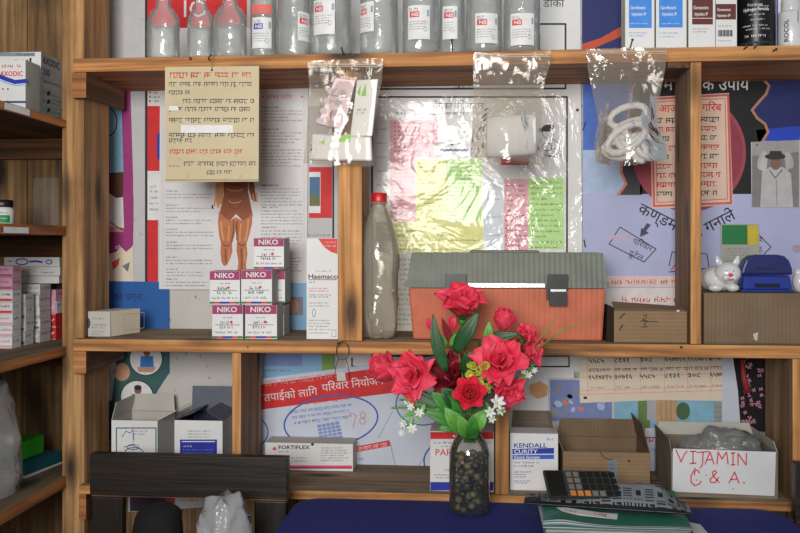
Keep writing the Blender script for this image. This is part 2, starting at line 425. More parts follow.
post(495, 509, Z_LOW+.0005, Z_MID-TH_M-.0005, .10, YF+.002)
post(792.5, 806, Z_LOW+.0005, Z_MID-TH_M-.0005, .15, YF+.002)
def cleat(z1, h, px0, px1, y0, y1, cut=0):
    b = MB(); x0, x1 = W(px0, 300, y0).x, W(px1, 300, y0).x
    b.hexa([(x0, y0, z1-h), (x1, y0, z1-h), (x1, y1, z1-h+cut), (x0, y1, z1-h+cut), (x0, y0, z1), (x1, y0, z1), (x1, y1, z1), (x0, y1, z1)], W_CLEAT)
    return b.build('cleat', unit, bevel=.0015)
# cleats nailed to the right side of the corner post, carrying the shelf ends
xa = W(84, 300, YF+.0195).x
for z, h in ((Z_TOP-TH_T, 26*mp), (Z_MID-TH_M, 23*mp), (Z_LOW-TH_L, 26*mp)):
    b = MB(); w = .010
    b.hexa([(xa+.0012, YF+.003, z-h), (xa+.0012+w, YF+.003, z-h), (xa+.0012+w, YW-.03, z-h*.9), (xa+.0012, YW-.03, z-h*.9),
            (xa+.0012, YF+.003, z-.0004), (xa+.0012+w, YF+.003, z-.0004), (xa+.0012+w, YW-.03, z-.0004), (xa+.0012, YW-.03, z-.0004)], W_CLEAT)
    pl = {Z_TOP-TH_T: 71.5, Z_MID-TH_M: 72.5, Z_LOW-TH_L: 78.5}[z]; b.box(W(pl, 300, YF).x, xa+.0122, YF+.0012, YF+.0185, z-h*1.02, z-.0004, W_CLEAT, front=W_UND_X)
    b.build('cleat', unit, bevel=.001)
# dark end of a cleat showing under the top shelf beside the right-hand post
b = MB(); b.hexa([(W(668, 60, 1.603).x, 1.6035, W(0+668, 68, 1.603).z), (W(689.5, 60, 1.603).x, 1.6035, W(668, 68, 1.603).z), (W(689.5, 60, 1.603).x, 1.70, Z_TOP-TH_T-.012), (W(668, 60, 1.603).x, 1.70, Z_TOP-TH_T-.012),
                  (W(668, 60, 1.603).x, 1.6035, Z_TOP-TH_T-.0004), (W(689.5, 60, 1.603).x, 1.6035, Z_TOP-TH_T-.0004), (W(689.5, 60, 1.603).x, 1.70, Z_TOP-TH_T-.0004), (W(668, 60, 1.603).x, 1.70, Z_TOP-TH_T-.0004)], W_CLEAT); b.build('cleat', unit)
def nail(px, py, Y=YF, ln=.02, bent=(0, .0), r=.0013):
    p = W(px, py, Y); b = MB()
    b.tube([p+Vector((0, .004, 0)), p+Vector((0, -ln*.5, .002)), p+Vector((bent[0], -ln, .002+bent[1]))], r, WIRE, 7)
    b.ball(p+Vector((bent[0], -ln, .002+bent[1])), r*1.9, WIRE, 8, 5, (1, .5, 1)); return b.build('nail', unit)
nail(210, 61, ln=.022, bent=(.008, .004)); nail(452.5, 50, ln=.03, bent=(0, .009)); nail(629, 50, ln=.03, bent=(.001, .009)); nail(344, 55, ln=.028, bent=(0, .004))
nail(191, 60, ln=.006); nail(744, 50, ln=.006, bent=(.003, .004)); nail(754, 49, ln=.007, bent=(.004, .005)); nail(773, 52, ln=.005, bent=(.004, .002)); nail(340, 343, ln=.022)
nail(681, 348, ln=.003); nail(248, 348, ln=.003, r=.0008)

# ------------------------------------------------------------------ side shelves in the left corner
side = empty('corner_shelving', 'plank-backed side shelves in the left corner with paper price strips', 'shelves')
b = MB(); xx = XL-.36; r = random.Random(4)
while xx < XL-.002:
    w = r.uniform(.085, .12); x2 = min(xx+w, XL-.001)
    b.box(xx, x2-.0015, YW-.02, YW-.004+r.uniform(-.003, 0), .3, 2.45, W_PLANK); xx = x2
b.build('back_panel', side, bevel=.001)
b = MB(); b.box(XL-.37, XL-.361, .9, YW-.004, .3, 2.45, W_PLANK); b.build('side_panel', side)
SZ = {}
for key, yy, th in (('a', 120, 8), ('b', 226, 9.5), ('c', 346.5, 9), ('d', 476, 11)):
    z = W(62, yy, YF+.019).z; SZ[key] = z; t_ = th*mpp(62, YF)
    b = MB(); b.box(XL-.36, XL-.0008, .95, YW-.0215, z-t_, z, W_EDGE_Y, top=W_TOP_Y, bottom=W_CLEAT); b.build('shelf', side, bevel=.0012)
    b = MB(); b.box(XL-.355, XL-.003, YW-.04, YW-.0215, z-t_-.042, z-t_-.0005, W_CLEAT_X); b.build('brace', side, bevel=.001)
def price_strip(px0, px1, yy, h, z, th):
    # on the edge of a side shelf, facing +X
    ya = YF*(62-470)/(px0-470); yb = YF*(62-470)/(px1-470)
    b = MB(); fr = Fr((XL-.0008+.0006, ya, z-.001), (0, 1, 0), (0, 0, -1)); L_ = yb-ya
    b.rect(fr, 0, 0, L_, h, LBL); b.scrib(fr, L_*.15, L_*.85, h*.3, h*.4, INK_G, 3); b.build('price_strip', side)
price_strip(3, 29, 0, .011, SZ['a']-.0005, 0)
price_strip(2, 28, 0, .010, SZ['b']-.0045, 0)

# ------------------------------------------------------------------ posters and papers on the wall
wn = [0]
def wallplane():
    wn[0] += 1; return Pl(YW-.0012-.0011*wn[0])
def sheet(name, pts, base, label, cat='poster', group=None, fn=None, thick=.0006, plane=None):
    fr = plane or wallplane(); b = MB()
    b.prism([fr.pt(u, v, 0) for u, v in pts], (0, thick, 0), base)
    if fn: fn(b, fr)
    o = b.build(name, weld=False); tag(o, label, cat, group); return o, fr

# strip of old paper at far left of the wall
def f(b, fr):
    b.rect(fr, 145, -40, 147.5, 290, INK)
    b.rect(fr, 147.5, -40, 247, 28, RED); b.text(fr, 'IO', 184, 17, 17, LBL, 3)
    b.rect(fr, 147.5, 28, 333, 106, LBL)
    for v in (88, 92.5, 97, 101): b.disc(fr, 150, v, .9, .9, INK, 3, 8); b.scrib(fr, 154, 161, v-1.3, 2.6, INK, v)
    b.rect(fr, 147.5, 106, 162, 171, RED); b.rect(fr, 157, 133, 160, 159, BLUE, 2)
    b.rect(fr, 147.5, 171, 162, 220, LBL, 2)
    for v in (185, 190, 196, 202, 208): b.scrib(fr, 150, 158, v, 2.6, INK, v)
    b.rect(fr, 147.5, 220, 158, 282, RED)
    b.rect(fr, 332.3, 80, 334.2, 290, INK)
    b.rect(fr, 309, 167, 332, 218, RED); b.rect(fr, 309, 172, 320.5, 213, LBL, 2); b.rect(fr, 309.5, 177, 320, 206, M(58, 96, 130), 3)
    b.poly(fr, [(309.5, 196), (314, 194), (320, 197), (320, 206), (309.5, 206)], M(90, 96, 52), 4)
    b.scrib(fr, 308, 330, 234, 2.2, INK, 9); b.scrib(fr, 308, 320, 292, 2.2, INK, 9)
sheet('health_poster', [(112, -40), (338, -40), (338, 292), (132, 290), (134, 200), (112, 60)], PAPER_G, 'tall white poster with red panels and black border lines behind the left bottles', fn=f)
MGP = paper('magenta_paper', 148, 46, 112, 1.3)
def f(b, fr):
    b.poly(fr, [(108, 84), (121, 84), (123.5, 172), (110, 173)], M(120, 164, 190, 1.4)); b.ring(fr, 108, 122, 9, 14, 1.2, INK, 2)
    b.poly(fr, [(108, 173), (123.5, 172), (123, 197), (116, 198), (108, 192)], M(84, 48, 34, 1.3), 2)
    b.poly(fr, [(108, 193), (117, 198), (123, 197), (124, 228), (108, 226)], LBL, 1)
    b.stroke(fr, [(110, 222), (124, 231)], .9, INK, 2); b.poly(fr, [(109, 226), (124, 229), (124, 232), (109, 232)], M(210, 130, 130), 2)
    b.text(fr, 'गरे', 115, 250, 4.2, LBL, 2)
sheet('magazine_page', [(104, 80), (130, 80), (133, 180), (133, 244), (126, 254), (104, 258)], MGP, 'magenta-bordered picture page pinned beside the corner post', 'poster', fn=f)
sheet('torn_paper', [(104, 255), (116, 252), (121, 247), (126, 252), (133, 246), (134, 283), (104, 282)], PAPER_C, 'torn scrap of cream paper under the magenta page', 'paper', fn=lambda b, fr: (b.poly(fr, [(112, 262), (120, 258), (118, 266), (113, 270)], REDT), b.poly(fr, [(122, 266), (130, 262), (128, 272)], INK_G)))
def f(b, fr):
    b.text(fr, 'को पन्ना', 113, 300, 6.5, M(20, 34, 92, 1.2), 2)
    G2 = M(46, 88, 84, 1.3)
    b.poly(fr, [(104, 345), (169, 345), (168, 372), (156, 392), (150, 412), (104, 412)], G2, 1)
    b.disc(fr, 122, 372, 8, 9, M(178, 132, 108), 2); b.poly(fr, [(104, 360), (116, 362), (112, 400), (104, 404)], LBL, 2)
    for cx, cy, R in ((146, 359, 17), (137, 397, 17)):
        b.disc(fr, cx, cy, R, R, INK, 2); b.disc(fr, cx, cy, R-1, R-1, LBL, 3)
        b.disc(fr, cx+1, cy-7, 3.6, 4.2, M(120, 78, 54), 4); b.disc(fr, cx+1, cy-9.5, 3.8, 2.6, INK, 5, 14)
        b.poly(fr, [(cx-5, cy-3), (cx+7, cy-3), (cx+8, cy+9), (cx-6, cy+9)], M(40, 108, 180), 4); b.poly(fr, [(cx-9, cy+8), (cx+10, cy+8), (cx+7, cy+13), (cx-7, cy+13)], M(178, 132, 108), 5)
sheet('blue_poster', [(104, 281), (169, 282), (169, 372), (156, 392), (152, 440), (104, 440)], paper('blue_poster_paper', 24, 82, 148, 1.4), 'blue health poster with two round pictures of children behind the left shelf end', fn=f)
AN = paper('anatomy_page', 196, 196, 202, 1.5)
def f(b, fr):
    b.frame(fr, 163, 88, 304, 286, .5, M(186, 170, 150), 2)
    b.text(fr, 'मानव शरीर', 266, 99, 4.6, REDT, 2, sx=1.0)
    b.rect(fr, 262, 96, 264, 97.5, REDT); b.rect(fr, 301, 96, 303, 97.5, REDT)
    for v0, n in ((106, 8), (128, 6), (145, 14), (184, 10), (206, 8), (226, 9), (250, 12)):
        b.scrib(fr, 262, 280, v0, 2.2, INK_S, v0); b.para(fr, 261, v0+4, 302, v0+4+min(n*1.6, 16), 3.2, INK_G, v0, hfac=.5)
    for v0 in (190, 204, 216, 228, 241, 256, 268, 278):
        b.scrib(fr, 166, 178, v0, 2.0, INK_S, v0); b.para(fr, 166, v0+3.4, 214, v0+9.5, 3.2, INK_G, v0+5, hfac=.5)
    S1, S2, S3, S4 = M(170, 102, 62, 1.35), M(132, 70, 42, 1.35), M(196, 136, 92, 1.35), M(108, 52, 36, 1.3)
    b.poly(fr, [(220, 176), (248, 176), (248, 192), (253, 216), (244, 222), (236, 214), (229, 222), (219, 216), (224, 194)], S2)
    for k in range(5): b.ring(fr, 235, 182+k*6, 9-k, 3, 1.0, S3 if k % 2 else S4, 2, 16, a0=.2, a1=PI-.2)
    b.poly(fr, [(219, 211), (224, 217), (230, 221), (235.5, 217), (236, 226), (234.5, 236), (232, 244), (232.5, 251), (230, 259), (227, 265), (224, 266), (221.5, 262), (220.5, 252), (221, 243), (219, 234), (218, 222)], S1, 3)
    b.poly(fr, [(236, 217), (243, 221), (249, 217), (252.5, 212), (252, 224), (249, 236), (246.5, 244), (247.5, 254), (246, 264), (246.5, 271), (250, 277), (249, 281), (238, 281), (237, 274), (238.5, 262), (236.5, 250), (237, 241), (235.5, 230)], S1, 3)
    for (q, c_, w_) in (([(221, 222), (222, 232), (223.5, 240)], S3, 2.0), ([(229, 226), (229, 235), (228, 241)], S3, 1.4), ([(233.6, 220), (233.4, 232), (231.5, 242)], S4, 1.0), ([(241, 224), (240, 233), (240, 241)], S3, 1.4), ([(248.5, 220), (247.5, 230), (245.5, 240)], S3, 1.8), ([(237, 222), (237, 240)], S4, 1.2),
                        ([(223, 244), (226.5, 246.5), (230, 244.5)], S4, 1.0), ([(238.5, 243.5), (242, 246), (245.6, 243.5)], S4, 1.0), ([(225.5, 249), (226, 262)], S2, 1.8), ([(241.5, 249), (242, 262), (241.5, 273)], S2, 2.0), ([(229.5, 250), (228.5, 260)], S3, 1.0), ([(245, 250), (244.6, 262)], S3, 1.2)): b.stroke(fr, q, w_, c_, 4)
    b.poly(fr, [(216, 176), (223, 176), (224, 190), (222, 204), (217, 206), (215, 196)], S3, 2); b.poly(fr, [(248, 176), (254, 176), (255, 192), (257, 202), (252, 200), (249, 190)], S2, 2)
    for q in ((214, 206), (218, 208), (254, 202), (257, 201)): b.stroke(fr, [(q[0]+(2 if q[0] < 230 else -1), q[1]-8), q], 1.6, S3, 3)
    b.disc(fr, 212.5, 207, .9, 2.2, INK, 4, 8)
sheet('anatomy_chart', [(160, 83), (308, 82), (307, 290), (159, 289)], AN, 'white anatomy page with red heading and a figure of bare legs', fn=f)
sheet('blue_leaflet', [(262, 283), (334, 283), (334, 401), (262, 401)], paper('sky_blue_paper', 126, 168, 200, 1.4), 'pale blue leaflet with purple picture block running behind the middle shelf', 'leaflet', fn=lambda b, fr: (
    b.rect(fr, 262, 284, 278, 320, LBL), b.rect(fr, 266, 289, 276, 300, RED, 2), b.rect(fr, 286, 297, 303, 315, M(120, 112, 128)), b.disc(fr, 293, 306, 6, 7, M(160, 120, 110), 2), b.rect(fr, 263, 354, 302, 366, M(112, 128, 176)),
    b.rect(fr, 322, 340, 334, 401, M(110, 140, 70)), b.scrib(fr, 264, 290, 369, 2.5, INK_G, 5)))
# laminated treatment chart
def f(b, fr):
    b.stroke(fr, [(368, 89), (565.5, 88.5), (565.5, 24), (520, 24)], 1.8, INK)
    b.frame(fr, 372, 97, 567, 356, 1.8, INK); b.stroke(fr, [(352, 358), (352, 366.5), (569, 366.5), (569, 350)], 1.5, INK)
    b.text(fr, 'डाका', 543, 7, 8, INK, 2); b.text(fr, 'रोगको वगीकरण', 432, 109, 6.6, INK, 2, sx=.95); b.ring(fr, 462, 101.5, 1.5, 1.5, .6, INK, 2, 10, a0=PI, a1=2*PI)
    b.scrib(fr, 396, 470, 112.5, 2.6, INK_S, 4, 'd'); b.scrib(fr, 455, 470, 81, 2.6, INK_S, 5); b.scrib(fr, 455, 470, 86, 2.6, INK_S, 6); b.disc(fr, 459, 82, .9, .9, INK, 3, 8); b.disc(fr, 459, 86.5, .9, .9, INK, 3, 8)
    for x in range(0): pass
    b.rect(fr, 376, 116, 390, 354, M(196, 196, 200), 1)
    b.rect(fr, 390, 120, 438, 158, PINK); b.rect(fr, 390, 158, 415.5, 222, PINK); b.rect(fr, 415.5, 159, 447, 222, YEL); b.rect(fr, 446.5, 159, 482, 221, LGREEN)
    b.rect(fr, 374, 222, 483, 252, YEL); b.rect(fr, 390, 252, 483, 330, M(206, 206, 190)); b.rect(fr, 501, 158, 529, 165, REDT)
    b.rect(fr, 504, 179, 528.5, 252, PINK); b.rect(fr, 528.5, 178, 564, 249, LGREEN); b.rect(fr, 484, 178, 503.5, 252, M(186, 190, 196), 1)
    b.rect(fr, 484, 112, 563, 158, M(190, 190, 194), 1)
    RT = M(120, 60, 70, 1.2); GT = M(80, 92, 56, 1.2)
    for i in range(9): b.disc(fr, 395, 123+i*4, .8, .8, RED, 3, 8); b.scrib(fr, 398, 398+random.Random(i).uniform(18, 36), 121.6+i*4, 2.4, RT, i)
    for i in range(14): b.scrib(fr, 392, 392+random.Random(i).uniform(12, 22), 168+i*3.9, 2.0, RT, i+20)
    b.para(fr, 418, 162, 445, 220, 4.0, GT, 3); b.para(fr, 449, 162, 480, 219, 4.0, GT, 7); b.para(fr, 380, 225, 480, 250, 4.6, GT, 8, ragged=.7)
    b.para(fr, 506, 184, 527, 250, 5.0, RT, 9, ragged=.6)
    for i in range(5): b.disc(fr, 506, 212+i*8, .9, .9, RED, 3, 8)
    b.para(fr, 531, 181, 562, 247, 5.4, GT, 10, ragged=.5); b.para(fr, 377, 128, 388, 225, 14, INK_G, 2, hfac=.14, ragged=.2); b.para(fr, 487, 198, 500, 240, 18, INK_G, 2, hfac=.11)
    # blue handwriting
    HB = M(30, 40, 130, 1.2)
    b.stroke(fr, [(440, 151)]+[(440+i*2.2, 150.5+(-1.4 if i % 2 else .8)) for i in range(1, 13)]+[(468, 149)], 1.3, HB, 3); b.disc(fr, 452, 144.5, 1.3, 1, HB, 3, 8); b.disc(fr, 459, 143.5, 1.4, 1, HB, 3, 8); b.disc(fr, 461, 136, .8, .8, HB, 3, 8)
    # line drawing of a mother and child
    b.disc(fr, 548, 128, 6.5, 3.6, INK, 3, 16, -.2); b.disc(fr, 541, 130, 2.2, 2.2, INK, 3, 12); b.ring(fr, 548, 133, 5.5, 5.5, .6, INK, 3, 18)
    b.stroke(fr, [(542, 138), (538, 146), (537, 156)], .7, INK, 3); b.stroke(fr, [(552, 138), (559, 144), (561, 157)], .7, INK, 3); b.ring(fr, 547, 147, 5, 4, .6, INK, 3, 16); b.ring(fr, 552, 152, 6, 4, .6, INK, 3, 16); b.stroke(fr, [(539, 150), (546, 156), (556, 157)], .7, INK, 3); b.poly(fr, [(536, 145), (540, 147), (540, 151), (536, 150)], INK, 3)
    b.disc(fr, 577.5, 110, 1.6, 1.6, INK, 2, 10); b.para(fr, 395, 258, 480, 328, 5, INK_G, 33); b.para(fr, 486, 258, 560, 328, 6, INK_G, 35)
ch, chf = sheet('treatment_chart', [(344, -40), (580, -40), (583, 372), (346, 374)], PAPER, 'large white laminated chart with pink, yellow and green blocks behind the toolbox', fn=f)
b = MB()
def lam(u, v):
    px, py = 366+u*216, 92+v*250
    d = .0012+.0022*abs(mnoise.noise(Vector((u*3+v*1.6, v*3.4-u*2.2, 1.3))))
    return W(px, py, chf.Y)-Vector((0, .0007+d, 0))
b.grid(lam, 48, 54, F_LAM); b.build('plastic_cover', ch)
# family planning poster on the right
CB = paper('poster_pale_blue', 164, 168, 202, 1.35)
def f(b, fr):
    NB = M(24, 34, 92, 1.35); SK = M(66, 104, 186, 1.3); BK = M(16, 15, 20, 1.0); TAN = M(168, 120, 92, 1.3)
    b.rect(fr, 582, -40, 800, 72, NB); b.poly(fr, [(582, 44), (601, 38), (622, 26), (622, 36), (604, 44), (590, 50), (582, 52)], M(178, 70, 44, 1.4), 2)
    b.rect(fr, 583, 60, 640, 150, SK); b.poly(fr, [(583, 150), (640, 150), (640, 194), (583, 194)], M(150, 168, 214), 1)
    b.rect(fr, 749, 60, 802, 136, NB, 2); b.poly(fr, [(756, 130), (800, 126), (800, 141), (758, 141)], M(26, 60, 170), 3); b.rect(fr, 749, 141, 802, 194, CB, 2)
    edge = [(748, 60), (752, 70), (764, 80), (769, 86), (766, 94), (757, 104), (752, 110), (757, 118), (765, 124), (768, 132), (762, 142)]
    b.poly(fr, [(640, 60)]+edge+[(752, 150), (752, 194), (640, 194)], BK, 3); b.stroke(fr, edge, 2.6, TAN, 4)
    e2 = [(640, 70), (632, 90), (628, 120), (632, 140), (622, 158), (621, 172), (626, 184), (618, 195)]
    b.poly(fr, e2+[(642, 195), (642, 70)], M(60, 58, 66, 1.2), 3); b.stroke(fr, e2, 2.6, M(200, 120, 100, 1.3), 4)
    b.disc(fr, 689, 153, 57, 59, M(150, 64, 78, 1.3), 4, 44); b.disc(fr, 694, 152, 49, 51, M(134, 50, 66, 1.3), 5, 44)
    b.text(fr, 'म', 663, 90, 11.5, WHITE, 6, bold=.01); b.text(fr, 'क उपाय', 702, 90, 11.5, WHITE, 6, sx=.95, bold=.01)
    b.text(fr, 'कण्डम', 637, 212, 11, INK, 2, ang=math.radians(-27), bold=.006); b.text(fr, 'ा गनाले', 700, 237, 11, INK, 2, ang=math.radians(27), bold=.006); b.ring(fr, 727, 210.5, 2.4, 2.4, .9, INK, 2, 10, a0=PI*.9, a1=1.9*PI)
    b.poly(fr, [(647, 223), (651, 225), (646, 231), (649, 233), (640, 237), (641, 228), (643, 229)], M(66, 66, 90, 1.2), 2)
    b.stroke(fr, [(620, 227), (609, 244), (644, 262), (656, 249), (620, 227)], .9, INK, 2); b.text(fr, 'परिवार', 632, 243, 6, INK, 2, ang=math.radians(-24)); b.text(fr, 'ढुटेल', 628, 255, 6, INK, 2, ang=math.radians(-24))
    b.stroke(fr, [(609, 241), (614, 236), (622, 237), (630, 235)], 1.6, M(206, 150, 150), 3)
    b.stroke(fr, [(669, 266), (672, 252), (707, 254), (709, 268), (669, 272)], .9, INK, 2); b.stroke(fr, [(671, 270), (680, 258)], 1.2, REDT, 3)
    b.stroke(fr, [(752, 228), (771, 247), (762, 256), (744, 262)], .9, INK, 2); b.text(fr, 'र', 760, 243, 6, INK, 2, ang=.3); b.text(fr, 'ह', 759, 253, 6, INK, 2, ang=.3)
    b.rect(fr, 583, 276, 690, 287, M(206, 176, 172)); b.scrib(fr, 612, 686, 279, 5, REDT, 3, 'l', 3)
    b.rect(fr, 583, 288, 760, 340, M(206, 190, 190)); b.scrib(fr, 622, 690, 296, 6, REDT, 8, 'l', 3); b.scrib(fr, 605, 690, 306, 6, REDT, 18, 'l', 3)
    b.disc(fr, 797, 249, 5, 4, M(150, 130, 150), 2, 14); b.stroke(fr, [(584, 240), (585.5, 247)], 1.4, INK, 2); b.stroke(fr, [(586, 122), (583, 130)], 1.5, M(24, 34, 92), 2)
sheet('family_planning_poster', [(582, -40), (806, -40), (806, 342), (583, 342)], CB, 'big blue and black poster with pink disc and large white headline on the right wall', fn=f)
def f(b, fr):
    R_ = M(190, 84, 86, 1.35)
    P2 = [(652, 99), (728, 95), (731, 203), (654, 206)]
    b.stroke(fr, P2+[P2[0]], 2.2, R_); b.stroke(fr, [(655, 102), (725, 98.5), (727.5, 199), (657, 202.5), (655, 102)], .8, R_)
    b.text(fr, 'आज', 659, 112, 7.5, RED, 2, bold=.01); b.text(fr, 'गरिब', 702, 111, 7.5, RED, 2, bold=.01)
    for i in range(9):
        v = 118+i*9.2; m_ = (INK, RED)[i % 2] if i != 6 else RED
        b.scrib(fr, 657, 675, v, 5.6, m_, i, 'd'); b.scrib(fr, 701, 721-(i % 3)*2, v-1, 5.6, m_, i+30, 'd')
sheet('red_bordered_leaflet', [(650, 97), (729, 93), (733, 205), (652, 209)], paper('leaflet_cream', 204, 178, 160, 1.4), 'cream leaflet with red border and red and black lettering over the pink disc', 'leaflet', fn=f)
def f(b, fr):
    g = lambda x, k=1.3: M(x, x, x, k)
    b.rect(fr, 752, 142, 799, 207, g(118)); b.poly(fr, [(752, 142), (799, 140), (799, 152), (752, 156)], g(150), 2)
    b.disc(fr, 762, 160, 4, 10, g(168), 3, 16, .3); b.disc(fr, 789, 160, 4, 9, g(160), 3, 16, -.3)
    b.poly(fr, [(762, 172), (770, 167), (783, 167), (791, 174), (793, 207), (760, 207)], g(174), 3); b.poly(fr, [(758, 168), (764, 152), (768, 154), (766, 174)], g(178), 4); b.poly(fr, [(792, 166), (788, 152), (784, 154), (786, 172)], g(166), 4)
    b.disc(fr, 775.5, 163, 5.2, 7, M(116, 84, 74), 5, 18); b.disc(fr, 775, 156.5, 10.5, 3.2, g(48), 6, 18); b.poly(fr, [(768, 157), (770, 151), (781, 151), (783, 157)], g(44), 7)
    b.stroke(fr, [(770, 171), (775, 178), (782, 170)], 1.1, g(96), 6); b.stroke(fr, [(776, 180), (777, 205)], .8, g(130), 6)
    b.disc(fr, 757, 145, .9, .9, INK, 4, 8)
sheet('photograph', [(751, 142), (800, 140), (800, 207.5), (751.5, 207.5)], PAPER_G, 'grey photograph of a person in white wearing a dark hat, pinned on the right', 'photo', fn=f)
def f(b, fr):
    b.rect(fr, 722, 225, 747.5, 244.5, GREEN); b.rect(fr, 747.5, 225.5, 758, 244.5, GOLD); b.para(fr, 724, 248, 756, 276, 3, INK_G, 3)
sheet('appointment_card', [(720.5, 224), (759, 224), (760, 285), (721.5, 285)], paper('card_grey', 150, 150, 142, 1.4), 'small card with green and yellow top pinned behind the white cat figurine', 'card', fn=f)
# lower bay
def f(b, fr):
    sl = -.115
    b.poly(fr, [(258, 385), (470, 355), (470, 383), (258, 410)], RED)
    b.scrib(fr, 266, 345, 381, 5.5, M(206, 120, 110), 12, 'd', 3, -.12)
    b.text(fr, 'तपाईको लागि', 264.5, 401.5, 7.6, LBL, 3, ang=.125); b.text(fr, 'परिवार नियोजन', 322.5, 391.5, 7.6, LBL, 3, ang=.125)
    BE = M(54, 84, 160, 1.3)
    b.ring(fr, 331, 421, 47, 25, 1.6, BE, 2, 50, -.13); b.ring(fr, 250, 432, 18, 16, 1.2, BE, 2); b.ring(fr, 424, 403, 28, 22, 1.2, BE, 2, 40, -.1); b.ring(fr, 449, 461, 25, 20, 1.6, BE, 2)
    b.scrib(fr, 305, 350, 402, 3, REDT, 3, 'd', 3, -.12)
    for i in range(3): b.scrib(fr, 290+i*2, 352, 411+i*5.5, 2.6, BE, 30+i, 'd', 3, -.12)
    b.poly(fr, [(317, 425), (339, 421), (343, 438), (320, 441)], M(110, 130, 176), 3)
    for i in range(1, 5): b.stroke(fr, [(317+i*.6, 425+i*3.3), (339+i*.8, 421+i*3.4)], .5, LBL, 4); b.stroke(fr, [(317+i*4.4, 425-i*.8), (320+i*4.5, 441-i*.6)], .5, LBL, 4)
    HR = M(196, 130, 130, 1.3); b.stroke(fr, [(347, 418), (351, 413), (356, 415), (354, 424), (353, 428)], .9, HR, 4); b.ring(fr, 363, 415, 2.6, 3, .9, HR, 4, 14); b.ring(fr, 362.5, 421, 2.8, 3.2, .9, HR, 4, 14)
    for i in range(12): b.disc(fr, 392-i*1.2, 412+i*2.3, .6, .6, BE, 3, 8); b.disc(fr, 430-i*1.2, 447+i*2, .6, .6, BE, 3, 8)
    b.poly(fr, [(353, 447), (389.5, 440), (390.5, 446), (354, 452.5)], REDT, 3); b.scrib(fr, 358, 387, 447.5, 3.2, LBL, 3, 'd', 4, -.17); b.stroke(fr, [(390, 442), (396, 468)], .5, INK_G, 3); b.scrib(fr, 330, 366, 459.5, 3, BE, 8, 'd', 3, -.05)
    for i in range(5): b.scrib(fr, 436, 460, 450+i*4.5, 2.2, BE, i+50)
sheet('clinic_poster', [(252, 380), (478, 350), (482, 475), (252, 475)], PAPER_B, 'white poster with slanting red headline band and blue oval above the long white carton', fn=f)
sheet('white_paper', [(500, 366), (574, 368), (574, 436), (500, 436)], PAPER, 'plain white paper with a brown blot beside the flowers', 'paper', fn=lambda b, fr: (b.poly(fr, [(529, 385), (540, 381), (548, 386), (547, 396), (538, 399), (530, 394)], M(190, 140, 100)), b.rect(fr, 551, 381, 574, 420, M(120, 132, 170))))
def f(b, fr):
    r = random.Random(3)
    b.rect(fr, 550, 380, 612, 421, M(104, 116, 160)); cs = [M(186, 110, 84), M(150, 160, 190), M(70, 80, 120), M(120, 120, 110)]
    for i in range(26): x, y = r.uniform(553, 606), r.uniform(384, 417); b.disc(fr, x, y, r.uniform(2, 4.5), r.uniform(1.5, 4), r.choice(cs), 2+i % 3, 9, r.random())
    b.rect(fr, 614, 395, 726, 440, M(112, 156, 178)); b.rect(fr, 638, 398, 650, 440, M(88, 112, 60), 2); b.rect(fr, 647, 400, 656, 420, M(150, 150, 160), 3); b.rect(fr, 656, 398, 677, 423, M(164, 134, 100), 3)
    for x in (661, 666, 671): b.stroke(fr, [(x, 398), (x, 423)], .6, M(120, 90, 60), 4)
    b.disc(fr, 683, 411, 7, 9, M(60, 88, 60), 4, 14); b.rect(fr, 690, 404, 714, 424, M(116, 160, 184), 3); b.rect(fr, 714, 402, 725, 424, M(130, 136, 130), 3)
    for v in (407, 412, 417): b.stroke(fr, [(714, v), (725, v)], .5, INK_G, 4)
    b.rect(fr, 645, 428, 665, 470, M(176, 184, 200), 3); b.scrib(fr, 646, 664, 437, 7, REDT, 4, 'd', 4); b.scrib(fr, 646, 664, 447, 4, BLUE, 6, 'l', 4)
sheet('landscape_poster', [(548, 378), (728, 378), (728, 480), (548, 480)], PAPER_G, 'colour picture poster of blue lake and houses above the cardboard cartons', fn=f)
def f(b, fr):
    LR = M(206, 140, 130, 1.4)
    for v in (356, 367.5, 374.5, 387.5, 391.5): b.stroke(fr, [(580, v+3), (731, v-1.5)], .6, LR)
    for u in (587, 614, 640, 664, 687, 710): b.stroke(fr, [(u, 352), (u+1, 393)], .6, LR)
    cells = ['६५७७१९', '१५१७४१५', '३०७१६', '५५८५', '८१३१', '३०८']
    for (v, m_) in ((363, INK), (379.5, INK)):
        for i, u in enumerate((590, 615.5, 641, 666, 689, 711)): b.text(fr, cells[(i+int(v)) % 6], u-1, v-i*.55, 4.6, m_, 3, ang=.03, sx=.66+.5*(6/len(cells[(i+int(v)) % 6])-1)*.5+.3, bold=.015)
    for i, u in enumerate((590, 616, 642, 667, 690, 712)): b.scrib(fr, u-1, u+21, 368.6-i*.5, 3.6, INK_S, i, 'd', 3); b.scrib(fr, u, u+17, 386-i*.4, 2.6, INK_G, i+9, 'l', 3)
    b.rect(fr, 583.5, 396.5, 587, 399, INK, 3)
sheet('tally_sheet', [(579, 350), (731, 350), (729, 401), (660, 400), (580, 403)], PAPER_C, 'cream sheet ruled in red with rows of black handwritten numbers under the middle shelf', 'paper', fn=f)
sheet('pale_strip', [(722, 350), (737, 350), (741, 432), (722, 432)], PAPER_B, 'narrow bluish white paper strip beside the dark floral cloth', 'paper')
def f(b, fr):
    r = random.Random(8); P_ = M(176, 120, 140, 1.4)
    b.tube([W(742, 360, fr.Y-.004), W(744, 378, fr.Y-.006), W(748, 392, fr.Y-.004)], [.004, .005, .007], M(140, 44, 40, 1.4), 8)
    for i in range(34):
        x, y = r.uniform(741, 762), r.uniform(356, 424)
        for k in range(4): a = k*PI/2+r.random(); b.disc(fr, x+1.3*math.cos(a), y+1.3*math.sin(a), 1.0, .7, P_, 2, 8, a)
